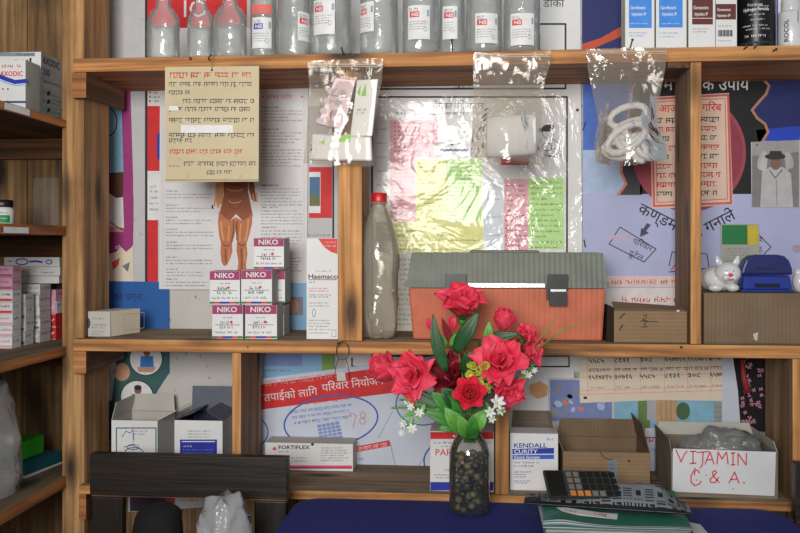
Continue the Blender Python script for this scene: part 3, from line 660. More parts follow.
sheet('floral_cloth', [(732, 350), (768, 350), (768, 432), (741, 430), (738, 390)], paper('black_cloth', 26, 20, 24, 1.1, .9), 'black cloth with pink flower print hanging beside the right lower post', 'cloth', fn=f, thick=.003)
def f(b, fr):
    b.rect(fr, 130, 490, 166, 511, M(66, 50, 74, 1.3)); b.rect(fr, 166, 490, 175, 508, M(170, 40, 60)); b.scrib(fr, 180, 198, 499, 2.5, INK_G, 2)
sheet('purple_leaflet', [(128, 488), (210, 488), (207, 507), (178, 509), (176, 511), (128, 512)], PAPER_G, 'purple and red leaflet on the wall below the lowest shelf, seen through the chair back', 'leaflet', fn=f)

# ------------------------------------------------------------------ cartons
def carton(name, label, cat, group, px0, px1, yt, Y, depth, zb, mats, fn=None, bevel=.0006, gap=.0003):
    """closed carton facing the room: front face between photo columns px0..px1, top at photo row yt, at depth Y"""
    ym = yt; x0, x1 = W(px0, ym, Y).x, W(px1, ym, Y).x; zt = W((px0+px1)/2, yt, Y).z
    fm, sm, tm = mats
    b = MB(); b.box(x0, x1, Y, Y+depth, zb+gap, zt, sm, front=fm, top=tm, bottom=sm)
    if fn: fn(b, Pl(Y))
    o = b.build(name, bevel=bevel, weld=True); tag(o, label, cat, group); o['zt'] = zt; return o

# stack of five small syrup boxes
def niko(b, fr, x0, x1, y0, y1):
    w = x1-x0; h = y1-y0; c = (x0+x1)/2; k = w/31
    b.rect(fr, x0, y0, x1, y0+h*.26, MAG, 1); b.text(fr, 'NIKO', c-.3, y0+h*.20, 5.2*k, WHITE, 3, align='CENTER', sx=1.12, bold=.02)
    b.scrib(fr, c-5*k, c+6*k, y0+h*.34, 1.5*k, INK_G, 4)
    b.scrib(fr, c-7*k, c+6.5*k, y0+h*.45, 3.6*k, INK, 6); b.scrib(fr, c-8*k, c+7.5*k, y0+h*.58, 3.8*k, INK, 5); b.disc(fr, c+4*k, y0+h*.49, 1.3*k, 1.3*k, RED, 3, 10)
    b.stroke(fr, [(x0+3*k, y0+h*.58), (x1-3*k, y0+h*.58)], .5, INK); b.scrib(fr, x0+2.5*k, x1-2.5*k, y0+h*.76, 2.6*k, M(80, 84, 100, 1.1), 7)
    for i, m in enumerate((GREEN, REDT, BLUE, BLUE, REDT, GREEN)): b.rect(fr, x0+w*i/6, y0+h*.915, x0+w*(i+1)/6, y0+h*.975, m, 2)
NG = 'small syrup boxes stacked on the middle shelf'
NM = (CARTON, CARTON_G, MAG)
YN = 1.625
def nb(label, x0, x1, y0, y1, Y, zb, dep=.052):
    o = carton('medicine_box', label, 'box', NG, x0, x1, y0, Y, dep, zb, NM, lambda b, fr: niko(b, fr, x0+.3, x1-.3, y0+.3, y1), gap=.0004)
    z = o['zt']; del o['zt']; return z
zr1 = nb('white and maroon medicine box at the bottom left of the small stack', 212, 243, 305, 339, YN, Z_MID)
zr1b = nb('white and maroon medicine box at the bottom right of the small stack', 245, 277, 305, 339, YN, Z_MID)
nb('maroon-topped medicine box half hidden behind the bottom right one of the stack', 252, 284, 305, 338, YN+.056, Z_MID, .05)
zr2 = nb('white and maroon medicine box, left one of the middle layer of the stack', 209.5, 240, 271, 304.5, YN+.002, zr1)
zr2b = nb('white and maroon medicine box, right one of the middle layer of the stack', 241, 272, 270, 304.5, YN, zr1b)
zr2c = nb('medicine box turned dark edge out behind the middle layer of the stack', 253, 285, 270.5, 304, YN+.054, zr1b, .05)
nb('topmost white and maroon medicine box alone on the small stack', 253.5, 284, 238, 269.5, YN+.03, zr2b+.0006, .05)
def f(b, fr):
    b.poly(fr, [(318, 238.6), (337.5, 238.6), (337.5, 254), (331, 252), (324, 247)], REDT); b.scrib(fr, 326, 336, 241.5, 1.6, LBL, 2, 'l', 2); b.scrib(fr, 324, 336, 245, 1.6, LBL, 3, 'l', 2)
    b.scrib(fr, 316, 331, 270, 1.8, INK_G, 3); b.text(fr, 'Haemaccel', 308.5, 278.6, 4.6, M(90, 34, 44, 1.2), 2, sx=1.18, bold=.02); b.rect(fr, 308.5, 279.4, 337, 280, M(90, 34, 44, 1.2), 2)
    b.scrib(fr, 309, 315, 281.5, 1.4, INK, 2)
    for v, m in ((287.5, REDT), (290, REDT), (294, INK_G), (296, INK_G), (302, INK_G), (305, INK_G), (319.5, INK_G), (322.5, INK_G), (325.5, INK_G), (328.5, INK_G), (332, INK_G)): b.scrib(fr, 309, 333-(v % 3)*2, v, 1.5, m, int(v))
    b.ring(fr, 314, 313, 1.6, 4, .5, INK_G, 2, 12); b.frame(fr, 332, 330, 336, 336.5, .4, INK_G)
o = carton('tall_carton', 'tall narrow white carton with red corner leaning beside the middle post', 'box', None, 306.5, 338, 238.2, 1.632, .05, Z_MID, (CARTON, CARTON_G, CARTON), f); del o['zt']

# lower bay cartons
def f(b, fr):
    PKR = M(206, 70, 100, 1.4)
    b.rect(fr, 265.2, 465.4, 352, 468.5, PKR); b.rect(fr, 265.2, 467.4, 352, 468.7, MAG, 2)
    b.text(fr, 'FORTIFLEX', 278.5, 449, 3.6, INK, 2, sx=1.25, bold=.02); b.poly(fr, [(272, 450), (274.6, 446), (277, 450)], REDT, 2); b.disc(fr, 274.6, 449, 1.4, 1.2, REDT, 3, 10); b.scrib(fr, 279, 289, 450.4, 1.8, INK, 3)
    for v in (447, 449.5, 452, 454.5, 457, 459.5): b.scrib(fr, 321, 350-(v % 4)*2, v, 1.5, INK_G, int(v))
    for v in (457, 460): b.scrib(fr, 291, 307, v, 1.5, INK_G, int(v))
    b.disc(fr, 312.5, 444.3, 1.6, 1.5, M(40, 50, 60, 1), 3, 8)
o = carton('long_carton', 'long low white carton with pink bottom stripe below the blue oval poster', 'box', None, 265, 353, 443.2, 1.742, .062, Z_LOW, (CARTON, CARTON_G, CARTON_G), f); del o['zt']
def f(b, fr):
    b.rect(fr, 430.4, 432, 493.5, 439, RED); b.disc(fr, 454, 436, 1.2, 1.2, LBL, 2, 8)
    b.scrib(fr, 434, 452, 441.3, 2.4, M(60, 70, 130, 1.2), 2); b.scrib(fr, 474, 491, 441.3, 2.4, M(60, 70, 130, 1.2), 3); b.scrib(fr, 441, 452, 445.6, 1.4, INK_G, 4)
    b.text(fr, 'PARA', 435.5, 455.4, 6.4, RED, 2, sx=1.05, bold=.005); b.scrib(fr, 445, 451, 468, 3.4, RED, 9); b.scrib(fr, 434, 450, 474, 1.5, INK_G, 9); b.scrib(fr, 436, 450, 477, 1.2, INK_G, 10)
    b.rect(fr, 430.4, 482, 493.5, 490.5, BLUE)
    b.scrib(fr, 484, 492, 457, 2, INK_G, 3)
o = carton('tablet_box', 'white box with red top band and blue bottom band behind the glass jar', 'box', None, 430, 494, 431.5, 1.618, .07, Z_LOW, (CARTON, CARTON_G, CARTON), f); del o['zt']
KW = CARTON
def f(b, fr):
    B2 = M(28, 52, 150, 1.3); r3 = -.02
    b.text(fr, 'KENDALL', 514, 447.5, 4.3, B2, 2, sx=1.25, bold=.02); b.poly(fr, [(512.5, 449), (554, 447.8), (554, 453.6), (512.5, 454)], B2); b.text(fr, 'CURITY', 514, 453.3, 3.8, LBL, 3, sx=1.25, bold=.02)
    b.poly(fr, [(512.5, 455), (554, 454.6), (554, 459), (512.5, 459.2)], M(50, 90, 190, 1.3)); b.text(fr, 'Gauze Sponges', 514, 458.4, 2.7, LBL, 3, sx=1.1, bold=.02)
    b.scrib(fr, 514, 540, 461.2, 2.2, INK_S, 4); b.scrib(fr, 514, 534, 464.6, 2.2, INK_S, 5); b.scrib(fr, 547, 554, 437, 3.4, M(80, 130, 160), 4)
    for v in (471, 473.5, 476, 480, 482): b.scrib(fr, 514, 531-(v % 3)*2, v, 1.5, B2, int(v))
o = carton('gauze_box', 'upright white and blue gauze box right of the narrow lower post', 'box', None, 510, 558, 433.5, 1.637, .055, Z_LOW, (KW, CARTON_G, CARTON), f); del o['zt']

# top shelf, right: upright injection boxes, black canister, white spray can
def inj(b, fr, x0, x1, m, yb, l1, l2, x_in=0):
    w = x1-x0; b.rect(fr, x0+w*.12, -12, x1-w*.08, yb, m)
    b.text(fr, l1, x0+w*.17, 9.2, 3.3, LBL, 2, sx=.62*w/30*(13/len(l1)), bold=.015); b.text(fr, l2, x0+w*.22, 15.6, 3.3, LBL, 2, sx=.72*w/30, bold=.015)
BXG = 'injection boxes at the right end of the top shelf'
def f1(b, fr): inj(b, fr, 625.5, 654, BLUEL, 28, 'Ciprofloxacin', 'Injection IP'); b.scrib(fr, 630, 648, 22.6, 1.6, LBL, 2, 'l', 3); b.scrib(fr, 629, 647, 32, 1.6, BLUEL, 3); b.scrib(fr, 629, 645, 35, 1.4, BLUEL, 4)
def f2(b, fr): inj(b, fr, 655.5, 685, BLUEL, 27.5, 'Ciprofloxacin', 'Injection IP'); b.scrib(fr, 662, 680, 22.6, 1.6, LBL, 2, 'l', 3); b.scrib(fr, 659, 678, 32, 1.6, BLUEL, 5); b.scrib(fr, 659, 674, 36, 1.4, BLUEL, 6)
def f3(b, fr): inj(b, fr, 689, 715, MAROON, 24.5, 'Gentamicin', 'Injection IP'); b.rect(fr, 692, 18, 713, 18.6, LBL, 3); b.scrib(fr, 693, 709, 28, 1.4, INK_G, 3); b.scrib(fr, 693, 706, 31, 1.4, INK_G, 4)
def f4(b, fr):
    b.rect(fr, 715.8, 4, 736, 19.5, MAROON); b.text(fr, 'Gentamicin', 717, 11, 2.8, LBL, 2, sx=.75, bold=.015); b.text(fr, 'Injection IP', 717, 16.8, 2.8, LBL, 2, sx=.75, bold=.015)
    for i in range(13): b.rect(fr, 718+i*1.15, 30, 718.6+i*1.15+(i % 3)*.2, 36.5, INK, 2)
    b.scrib(fr, 718, 732, 25, 1.6, INK_G, 4); b.scrib(fr, 718, 732, 40, 1.2, INK_G, 5)
for lab, x0, x1, Y, fn in (('white box with bright blue panel, leftmost of the boxes on the top shelf', 625.2, 654.4, 1.632, f1), ('white box with bright blue panel, second of the boxes on the top shelf', 656, 686.5, 1.635, f2),
                           ('white box with maroon panel, standing just left of the barcode box', 688.5, 715.2, 1.634, f3), ('white box with maroon panel and black barcode on the top shelf', 715.8, 737, 1.637, f4)):
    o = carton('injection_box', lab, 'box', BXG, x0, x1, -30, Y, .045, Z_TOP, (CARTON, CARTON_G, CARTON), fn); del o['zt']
b = MB(); YB = 1.665; xc = W(756, 20, YB).x; rr = 18.3*mpp(756, YB); b.lathe([(rr*.97, .0004), (rr, .003), (rr, .125), (rr*.9, .14), (rr*.5, .152)], (xc, YB, Z_TOP), M(18, 18, 22, 1, .35), 36)
fr = Cy(xc, YB, W(756, 0, YB-rr).z, rr, -.28, mpp(756, YB-rr))
b.text(fr, 'Povidone', -8, 5.5, 3, LBL, 2, sx=.9); b.text(fr, 'Hydrogen Peroxide', -12.5, 10.2, 3.2, LBL, 2, sx=.7, bold=.02)
for v, a, c in ((13, -7, 8), (18, -5, 9), (24, -14, 12), (27.5, -10, 14)): b.scrib(fr, a, c, v, 1.8, LBL, v)
b.scrib(fr, -11, 12, 33.5, 3, LBL, 8); b.scrib(fr, 2, 14, 5, 1.5, LBL, 9)
b.rect(fr, -20, 41, 20, 43, M(20, 50, 50, 1), 1, 10); tag(b.build('medicine_bottle', weld=True), 'black round canister with white lettering at the right end of the top shelf', 'canister')
b = MB(); Yc = 1.66; b.box(W(776, 0, Yc).x, W(781.5, 0, Yc).x, Yc, Yc+.04, Z_TOP+.0004, Z_TOP+.13, CARTON); fr = Pl(Yc); b.rect(fr, 776.4, -10, 778, 46, BLUE)
tag(b.build('thin_box'), 'thin pale box edge squeezed between black canister and white can', 'box')
can = empty('spray_can', 'white can with teal label corner at the far right of the top shelf', 'can')
Yc = 1.645; xc = W(791, 20, Yc).x; rr = 12.6*mpp(791, Yc); zs = W(791, 9.5, Yc-rr).z-Z_TOP
b = MB(); b.lathe([(rr*.96, .0004), (rr, .002), (rr, zs-.003), (rr*.93, zs), (rr*.9, zs)], (xc, Yc, Z_TOP), PORC, 32)
fr = Cy(xc, Yc, W(791, 0, Yc-rr).z, rr, -.42, mpp(791, Yc-rr)); b.poly(fr, [(1.5, 11), (8, 11), (14, 11), (14, 34), (8, 22)], TEAL); b.poly(fr, [(0, 41), (14, 44), (14, 47), (0, 47)], TEAL)
# vertical lettering up the can
frv = Fr(fr.pt(-8, 44, 0), fr.pt(-8, 20, 0)-fr.pt(-8, 44, 0), fr.pt(-2, 44, 0)-fr.pt(-8, 44, 0), mpp(791, Yc-rr)); b.text(fr, 'ROCOL', 0, 0, .01, INK, 2)
class Up:
    vd = -1
    def pt(s, u, v, n=0): return fr.pt(-1+v, 41-u, n)
b.text(Up(), 'ROCOL', 0, 0, 4.4, M(60, 70, 110, 1), 3, sx=1.05, bold=.02)
b.build('can_body', can)
b = MB(); b.lathe([(rr*.72, zs+.0003), (rr*.74, zs+.004), (rr*.74, zs+.02), (rr*.6, zs+.03), (rr*.3, zs+.032)], (xc, Yc, Z_TOP), PORC, 28); b.build('cap', can)

# ------------------------------------------------------------------ infusion bottles on the top shelf
FL = film('saline_fill', (.68, .70, .68, 1), .14, .6, .2, 18, .6, .25, trans=(.94, .95, .94, 1))
def infusion(px, w, label, kind, lab=None, a0=0.0, dy=0.0):
    Y = YF+.035+dy; Z = Z_TOP; r = w/2*mpp(px, Y-.02); xc = W(px, 40, Y).x
    e = empty('infusion_bottle', label, 'bottle', 'clear infusion bottles on the top shelf')
    b = MB()
    if kind == 's': pr = [(r*.80, .0004), (r*.97, .004), (r, .010), (r*.985, .03), (r, .05), (r, .068), (r*.94, .08), (r*.72, .092), (r*.46, .1), (r*.42, .112), (r*.46, .114), (r*.46, .12)]
    else: pr = [(r*.80, .0004), (r*.97, .004), (r, .010), (r*.985, .04), (r, .07), (r*.985, .1), (r, .145), (r*.9, .162), (r*.5, .178), (r*.42, .184), (r*.42, .2)]
    b.lathe(pr, (xc, Y, Z), F_BOT, 36, sy=.88, mod=lambda a, z: 1+.012*math.sin(3*a+z*90)+.008*math.sin(z*240)); b.build('bottle_body', e)
    b = MB(); h = pr[-1][1]; b.lathe([(r*.45, h+.0003), (r*.5, h+.001), (r*.5, h+.014), (r*.44, h+.016)], (xc, Y, Z), M(170, 170, 176), 24, sy=.9); b.build('cap', e)
    b = MB(); lv = .062 if kind == 's' else .135; b.lathe([(r*.7, .003), (r*.9, .006), (r*.93, .012), (r*.93, lv), (r*.9, lv)], (xc, Y, Z), FL, 28, sy=.86); b.build('saline', e)
    if lab:
        u0, v0, u1, v1, cl = lab
        s_ = mpp(px, Y-r); fr = Cy(xc, Y, W(px, 0, Y-r).z, r*1.02, a0, s_)
        b = MB(); b.rect(fr, u0, v0, u1, v1, LBL, 1, 8); m = {'b': BLUE, 'r': RED}[cl]; w_ = u1-u0
        lu = u0+1.5; b.rect(fr, lu+.5, v0+6.3, lu+10.5, v0+12, m, 2, 6); b.text(fr, 'NS', lu+2.6, v0+11, 3.6, LBL, 4, sx=1.2, bold=.03)
        b.scrib(fr, lu, lu+9, v0+2, 2.2, INK_S, 3); b.scrib(fr, lu, lu+9, v0+4.2, 1.6, INK_S, 4); b.rect(fr, u1-3.2, v0+4.5, u1-.8, v0+11, M(130, 140, 150), 2)
        for i, v in enumerate((15.5, 18, 20.5, 23)): b.scrib(fr, lu, u1-3-i, v0+v, 1.3, INK_G, i+int(px))
        b.ring(fr, u1-5, v0+24, 1.6, 2.2, .5, M(110, 140, 150), 2, 10)
        if px < 270: b.rect(fr, u0, v0-13, u1, v0-3.5, M(206, 100, 92, 1.4), 1, 8); b.scrib(fr, u0+1, u1-2, v0-2.4, 1.8, INK_S, 6)
        b.build('label', e)
    return e
infusion(163.5, 33, 'unlabelled clear bottle, leftmost on the top shelf', 's')
infusion(200.5, 27, 'unlabelled clear bottle, second from the left on the top shelf', 's', dy=.012)
infusion(230, 34, 'unlabelled clear bottle with wide shoulders, third from the left on the top shelf', 's')
infusion(263.5, 27, 'clear bottle with blue logo and pink band on its label', 'l', (-10, 17, 11, 48, 'b'), .05, .012)
infusion(294, 33, 'clear bottle turned so its red-logo label sits at its right side, fifth from left', 'l', (-2, 11, 17, 40, 'r'), .55)
infusion(331.5, 42, 'clear bottle with red-logo label directly above the bag of foil tablets', 'l', (-15, -1, 9, 34, 'r'), -.1)
infusion(379, 39, 'clear bottle with label turned away to its left, sixth with a logo', 'l', (-16, 1, 4, 31, 'r'), -.35)
infusion(420.5, 37, 'clear bottle with large red-logo label, just right of the shelf middle', 'l', (-12, 5, 11, 39, 'r'), 0)
infusion(452, 26, 'narrow clear bottle with half-turned label, left of the nail above the second bag', 'l', (-8, 6, 8, 39, 'r'), -.15, .02)
infusion(484, 36, 'clear bottle with red-logo label, right beside the nail of the second bag', 'l', (-10, 13, 14, 43, 'r'), .05)
infusion(522, 37, 'clear bottle with red-logo label, rightmost of the bottles', 'l', (-13, 13, 12, 45, 'r'), 0)

# ------------------------------------------------------------------ hanging card and zip bags
nl = Pl(YF-.0115)
def f(b, fr):
    RC = M(190, 66, 50, 1.35); HB = M(86, 90, 92, 1.15)
    for i in range(6): pass
    b.scrib(fr, 170, 251, 72.5, 6.4, RC, 5, 'd', 2, .0)
    for i, (v, a, c, sd) in enumerate(((82, 169, 252, 1), (90.5, 169, 190, 2), (99, 183, 254, 3), (107, 169, 250, 4), (118, 169, 254, 6), (133, 169, 254, 7), (138.5, 169, 192, 8))): b.scrib(fr, a, c, v, 5, HB, sd+40, 'd')
    b.rect(fr, 169, 106, 178, 110.5, LBL, 3); b.rect(fr, 181, 125, 233, 133, LBL, 3)
    b.scrib(fr, 170, 248, 149.5, 5, RC, 9, 'd'); b.scrib(fr, 169, 181, 165, 1.6, HB, 4); b.scrib(fr, 184, 256, 161.5, 5, HB, 52, 'd'); b.scrib(fr, 207, 232, 170.5, 4.6, HB, 53, 'd'); b.disc(fr, 212, 70, 1.2, 1.2, INK, 3, 8)
    b.stroke(fr, [(165.5, 180), (258, 180)], 1.2, M(140, 124, 94, 1.3), 2)
o, _ = sheet('notice_card', [(165, 67), (259, 66), (258.5, 181.5), (165.5, 182)], PAPER_Y, 'yellowed notice card with red heading hanging from a nail on the top shelf', 'notice', fn=f, plane=nl, thick=.004)
b = MB(); p = W(210, 60, YF-.014); q = W(212, 70, YF-.0125); b.tube([p, (p+q)/2+Vector((.002, -.002, 0)), q], .0007, M(150, 110, 40), 6); b.build('string', o)

def interp(tab, y):
    for (y0, a), (y1, c) in zip(tab[:-1], tab[1:]):
        if y0 <= y <= y1: return a+(c-a)*(y-y0)/(y1-y0)
    return tab[-1][1] if y > tab[-1][0] else tab[0][1]
def zipbag(label, yt, yb, left, right, Yc, bulge, mat, seed, zipy, writing=None):
    e = empty('zip_bag', label, 'bag', 'clear zip bags hung along the top shelf')
    for part, sg in (('front_film', -1), ('back_film', 1)):
        b = MB()
        def fn(u, v):
            y = yt(u)+(yb(u)-yt(u))*v; px = interp(left, y)+(interp(right, y)-interp(left, y))*u
            bl = bulge(v)*math.sin(PI*min(max(u, 0), 1))**1.15
            nz = .0024*mnoise.noise(Vector((u*4+seed, v*5, seed)))+.0016*mnoise.noise(Vector((u*11, v*9, seed+5)))+.0028*mnoise.noise(Vector((u*6+v*1.5, v*1.6, seed+9)))
            k = min(1, 5*u, 5*(1-u)); return W(px, y, Yc)+Vector((0, sg*(bl+.0006)+(nz*k), 0))
        b.grid(fn, 30, 44, mat); b.build(part, e)
    b = MB(); fr = Pl(Yc-.0045-bulge(.06)); b.stroke(fr, [(interp(left, zipy)+1, zipy), (interp(right, zipy)-1, zipy+.5)], 1.0, M(170, 164, 150, 1.3), 1); b.stroke(fr, [(interp(left, zipy)+1, zipy+2), (interp(right, zipy)-1, zipy+2.5)], .7, M(170, 164, 150, 1.3), 1)
    if writing: writing(b, fr)
    b.build('zip_strip', e); return e
YBG = 1.573
zipbag('clear zip bag of foil tablet strips and white packets, left of the three', lambda u: 61-3*u, lambda u: 163+2*math.sin(u*PI)+(3 if u > .8 else 0),
       [(58, 307), (80, 309), (100, 309), (140, 306), (165, 303)], [(58, 383), (80, 382), (110, 376), (140, 372), (168, 374)], YBG, lambda v: .004+.0125*min(1, v*2.2), F_BAG, 2.0, 64,
       lambda b, fr: (b.scrib(fr, 314, 333, 70, 4, INK, 3), b.scrib(fr, 345, 368, 67, 5, INK, 8)))
zipbag('clear zip bag holding a white cotton roll, middle one of the three', lambda u: 52-2*u+3*math.sin(PI*u), lambda u: 157+8*u,
       [(48, 474), (62, 473), (100, 474), (130, 472), (168, 469)], [(48, 551), (62, 551), (80, 545), (105, 541), (130, 542), (168, 545)], YBG, lambda v: .004+.028*min(1, max(0, v-.18)*1.9), F_BAG, 7.0, 54)
zipbag('clear zip bag of coiled white tubing, rightmost of the three', lambda u: 49-2*u, lambda u: 163+3*math.sin(PI*u)-4*u,
       [(46, 585), (70, 588), (95, 593), (120, 598), (145, 594), (168, 595)], [(46, 668), (70, 665), (95, 660), (125, 657), (145, 666), (168, 668)], YBG, lambda v: .003+.030*min(1, max(0, v-.18)*1.9), F_BAG, 12.0, 51)
# what the bags hold
def slabq(name, pts, Y, th, m, label, cat, fn=None, bevel=.001):
    b = MB(); fr = Pl(Y); b.prism([fr.pt(*p) for p in pts], (0, th, 0), m)
    if fn: fn(b, fr)
    return tag(b.build(name, weld=True, bevel=bevel), label, cat)
SILV = plastic('foil_pink_silver', 128, 110, 114, 1.0, .3, metal=.4)
def fblist(b, fr):
    for i in range(4):
        for j in range(2):
            cx, cy = 331-i*3.6+j*11, 91+i*10+j*2; b.disc(fr, cx, cy, 4, 3.4, M(150, 126, 132, 1.1, .3), 2, 12, .3)
    b.stroke(fr, [(330, 95), (350, 98)], .8, M(120, 90, 100), 3)
slabq('tablet_strip', [(335, 77), (356, 80), (344, 130), (317, 124)], 1.562, .004, SILV, 'pink silver foil tablet strip tilted inside the left zip bag', 'tablet strip', fblist)
def fgr(b, fr):
    GB = M(120, 190, 80, 1.4)
    b.poly(fr, [(357, 93), (361, 84), (360, 96)], GB, 2); b.poly(fr, [(361, 96), (366, 83), (366, 96)], GB, 2); b.scrib(fr, 357, 366, 108, 3, INK_G, 5); b.scrib(fr, 356, 364, 112, 2, INK_G, 6)
slabq('white_packet', [(357, 80), (378, 79), (372, 136), (350, 136)], 1.569, .006, paper('packet_white', 212, 214, 210, 1.5, .35), 'tall white packet with green flashes inside the left zip bag', 'packet', fgr)
def fgl(b, fr): b.poly(fr, [(331, 141), (345, 135), (351, 134), (350, 143)], M(150, 210, 100, 1.4), 2); b.poly(fr, [(319, 142), (325, 140), (324, 145)], M(150, 210, 100, 1.4), 2)
slabq('white_packet', [(312, 133), (371, 136.5), (372, 161), (309, 160)], 1.568, .008, paper('packet_white_low', 208, 210, 210, 1.5, .35), 'wide white packet with light green mark at the bottom of the left zip bag', 'packet', fgl, .003)
b = MB(); c = W(511, 136, YBG); b.mesh([], [], PAPER); rr = .0140
pts = []
for i in range(9): pts.append(W(487.5+i*6, 136+ (1.5 if i % 2 else 0), YBG))
b.lathe([(0.004, -.0435), (rr*.92, -.0425), (rr, -.04), (rr*1.03, -.02), (rr, 0), (rr*1.02, .02), (rr, .04), (rr*.92, .0425), (.004, .0435)], (0, 0, 0), paper('cotton_white', 216, 216, 220, 1.55, .9), 24)
b.v = [c+Vector((v.z, v.y*.95, -v.x*2.5+v.z*.06)) for v in b.v]
tag(b.build('cotton_roll'), 'white cotton roll lying in the middle zip bag', 'roll')
b = MB(); r = random.Random(5); TB = plastic('white_tubing', 206, 206, 198, 1.5, .4)
def coil(cx, cy, rx, ry, n, rot, dY, ph=0):
    P = []
    for i in range(n*14+1):
        a = 2*PI*i/14+ph; k = 1-.10*(i/14.0)*.6; x = rx*k*math.cos(a); y = ry*k*math.sin(a)
        P.append(W((cx+x*math.cos(rot)-y*math.sin(rot)-630)*.86+630, cy+x*math.sin(rot)+y*math.cos(rot), YBG+dY+.0022*math.sin(a*1.0+i*.2)))
    b.tube(P, .0058, TB, 8)
coil(628, 116, 23, 10, 1, -.25, .003, .8); coil(626, 138, 26, 12, 2, -.5, -.004); coil(649, 146, 14, 11, 2, .6, .002); coil(616, 150, 17, 8, 1, .1, .006, 1.0); coil(636, 128, 25, 8, 1, -.2, .007)
coil(640, 150, 12, 8, 1, 1.0, .004); coil(622, 140, 14, 7, 1, .9, .0)
tag(b.build('coiled_tubing'), 'coiled white rubber tubing inside the right zip bag', 'tubing')

# ------------------------------------------------------------------ middle shelf
# slim open-ended carton at the left end, turned slightly
b = MB(); p0 = G(87, 337.5, Z_MID); p1 = G(112, 336.5, Z_MID); d = (p1-p0).normalized(); nrm = Vector((-d.y, d.x, 0)); w = .047; hgt = .047; L_ = .10
ang = math.radians(38); dep = Vector((math.sin(ang), math.cos(ang), 0)); wid = Vector((math.cos(math.radians(2)), -math.sin(math.radians(2)), 0))
o0 = G(86, 337, Z_MID)+Vector((0, .003, .0005)); dep = Vector((.024, .085, 0)); wid = Vector((.046, .002, 0)); up = Vector((0, 0, .0475))
P = [o0, o0+wid, o0+wid+dep, o0+dep]; P = P+[q+up for q in P]
b.hexa(P, PAPER_C, front=CARTON_G, top=CARTON_G); fr = Fr(P[4], wid, (0, 0, -1), mpp(86, 1.64))
b.poly(fr, [(0, 6), (2.6, 7), (4, 11), (3, 16), (0, 18)], INK_S, 1); b.scrib(fr, 6, 18, 6, 1.8, INK_S, 4); b.scrib(fr, 5, 20, 12, 2.2, INK_G, 6); b.scrib(fr, 5, 19, 15, 2, INK_G, 7); b.scrib(fr, 5, 20, 19, 2, INK_G, 8); b.scrib(fr, 5, 18, 22, 1.6, INK_G, 9); b.stroke(fr, [(24, 1), (24.5, 25)], .8, INK_G)
fr2 = Fr(P[5], dep, (0, 0, -1), .0018); b.frame(fr2, 22, 5, 56, 22, .6, M(170, 160, 140), 1)
tag(b.build('slim_carton', bevel=.0006), 'slim worn cream carton lying at an angle at the left end of the middle shelf', 'box')
# plastic drink bottle
e = empty('plastic_bottle', 'tall clear plastic drink bottle with red cap beside the toolbox', 'bottle')
Yb = 1.657; xc = W(379, 300, Yb).x; R = 21*mpp(379, Yb); bz = Z_MID
def zz(py): return W(379, py, Yb).z-bz
def pet(a, z):
    k = max(0, 1-z/(zz(298)))
    return 1-.30*k**1.1*(0.5+0.5*math.cos(5*a))*(1 if z < zz(298) else 0)
pr = [(R*.35, .004), (R*.62, .0006), (R*.86, .006), (R*.98, .02), (R*1.0, .04), (R*.96, zz(298)), (R*.86, zz(294)), (R*.9, zz(292)), (R*.92, zz(286)), (R*.89, zz(283)), (R*.93, zz(278)), (R*.9, zz(274)), (R*.98, zz(268)), (R, zz(258)), (R*.97, zz(248)), (R*.86, zz(236)), (R*.66, zz(222)), (R*.46, zz(212)), (R*.34, zz(207)), (R*.33, zz(204)), (R*.42, zz(203.6)), (R*.42, zz(202.6)), (R*.33, zz(202)), (R*.33, zz(200))]
b = MB(); b.lathe(pr, (xc, Yb, bz), F_PET, 40, mod=pet); b.build('bottle_body', e)
b = MB(); b.lathe([(R*.37, zz(203)), (R*.38, zz(202.5)), (R*.37, zz(194)), (R*.33, zz(193)), (.001, zz(192.8))], (xc, Yb, bz), REDCAP, 30, mod=lambda a, z: 1+.02*math.cos(24*a)); b.build('cap', e)

# toolbox
tb = empty('toolbox', 'orange toolbox with grey lid and two black latches in the centre of the middle shelf', 'toolbox')
Yt = 1.628; Yt1 = 1.785
zt = lambda py: W(505, py, Yt).z
def xx(px): return W(px, 300, Yt).x
b = MB(); z0, z1 = Z_MID+.0005, zt(288)
b.hexa([(xx(412.5), Yt+.012, z0), (xx(603.5), Yt+.012, z0), (xx(603.5), Yt1-.01, z0), (xx(412.5), Yt1-.01, z0), (xx(408.5), Yt+.002, z1), (xx(606), Yt+.002, z1), (xx(606), Yt1, z1), (xx(408.5), Yt1, z1)], TOOL_O); b.build('base', tb, bevel=.004)
b = MB(); b.box(xx(405), xx(608.5), Yt-.004, Yt1+.004, z1+.0003, zt(281.5), TOOL_G); za = zt(281.5); zb_ = zt(253)
b.hexa([(xx(407), Yt, za), (xx(607), Yt, za), (xx(607), Yt1, za), (xx(407), Yt1, za), (xx(411), Yt+.012, zb_), (xx(604), Yt+.012, zb_), (xx(604), Yt1-.01, zb_), (xx(411), Yt1-.01, zb_)], TOOL_G)
lid = b.build('lid', tb, bevel=.0035, weld=False)
b = MB(); b.box(xx(468), xx(545), Yt-.0056, Yt-.0042, zt(287.5), zt(283), METAL); b.build('metal_strip', lid, bevel=.0004)
for (a, c, t_, m_) in ((445, 466, 274, 296), (547, 567.5, 274, 305)):
    b = MB(); b.box(xx(a), xx(c), Yt-.011, Yt-.0045, zt(289), zt(t_), BLACK); b.box(xx(a+2), xx(c-1), Yt-.0115, Yt-.0005, zt(m_), zt(291), BLACK); b.box(xx(a-1), xx(a+1.2), Yt-.010, Yt-.0045, zt(m_-6), zt(284), BLACK)
    lt = b.build('latch', tb, bevel=.001, weld=False); b = MB(); b.box(xx(a+3), xx(c-2), Yt-.0123, Yt-.0117, zt(291), zt(288.8), METAL); b.build('catch', lt)
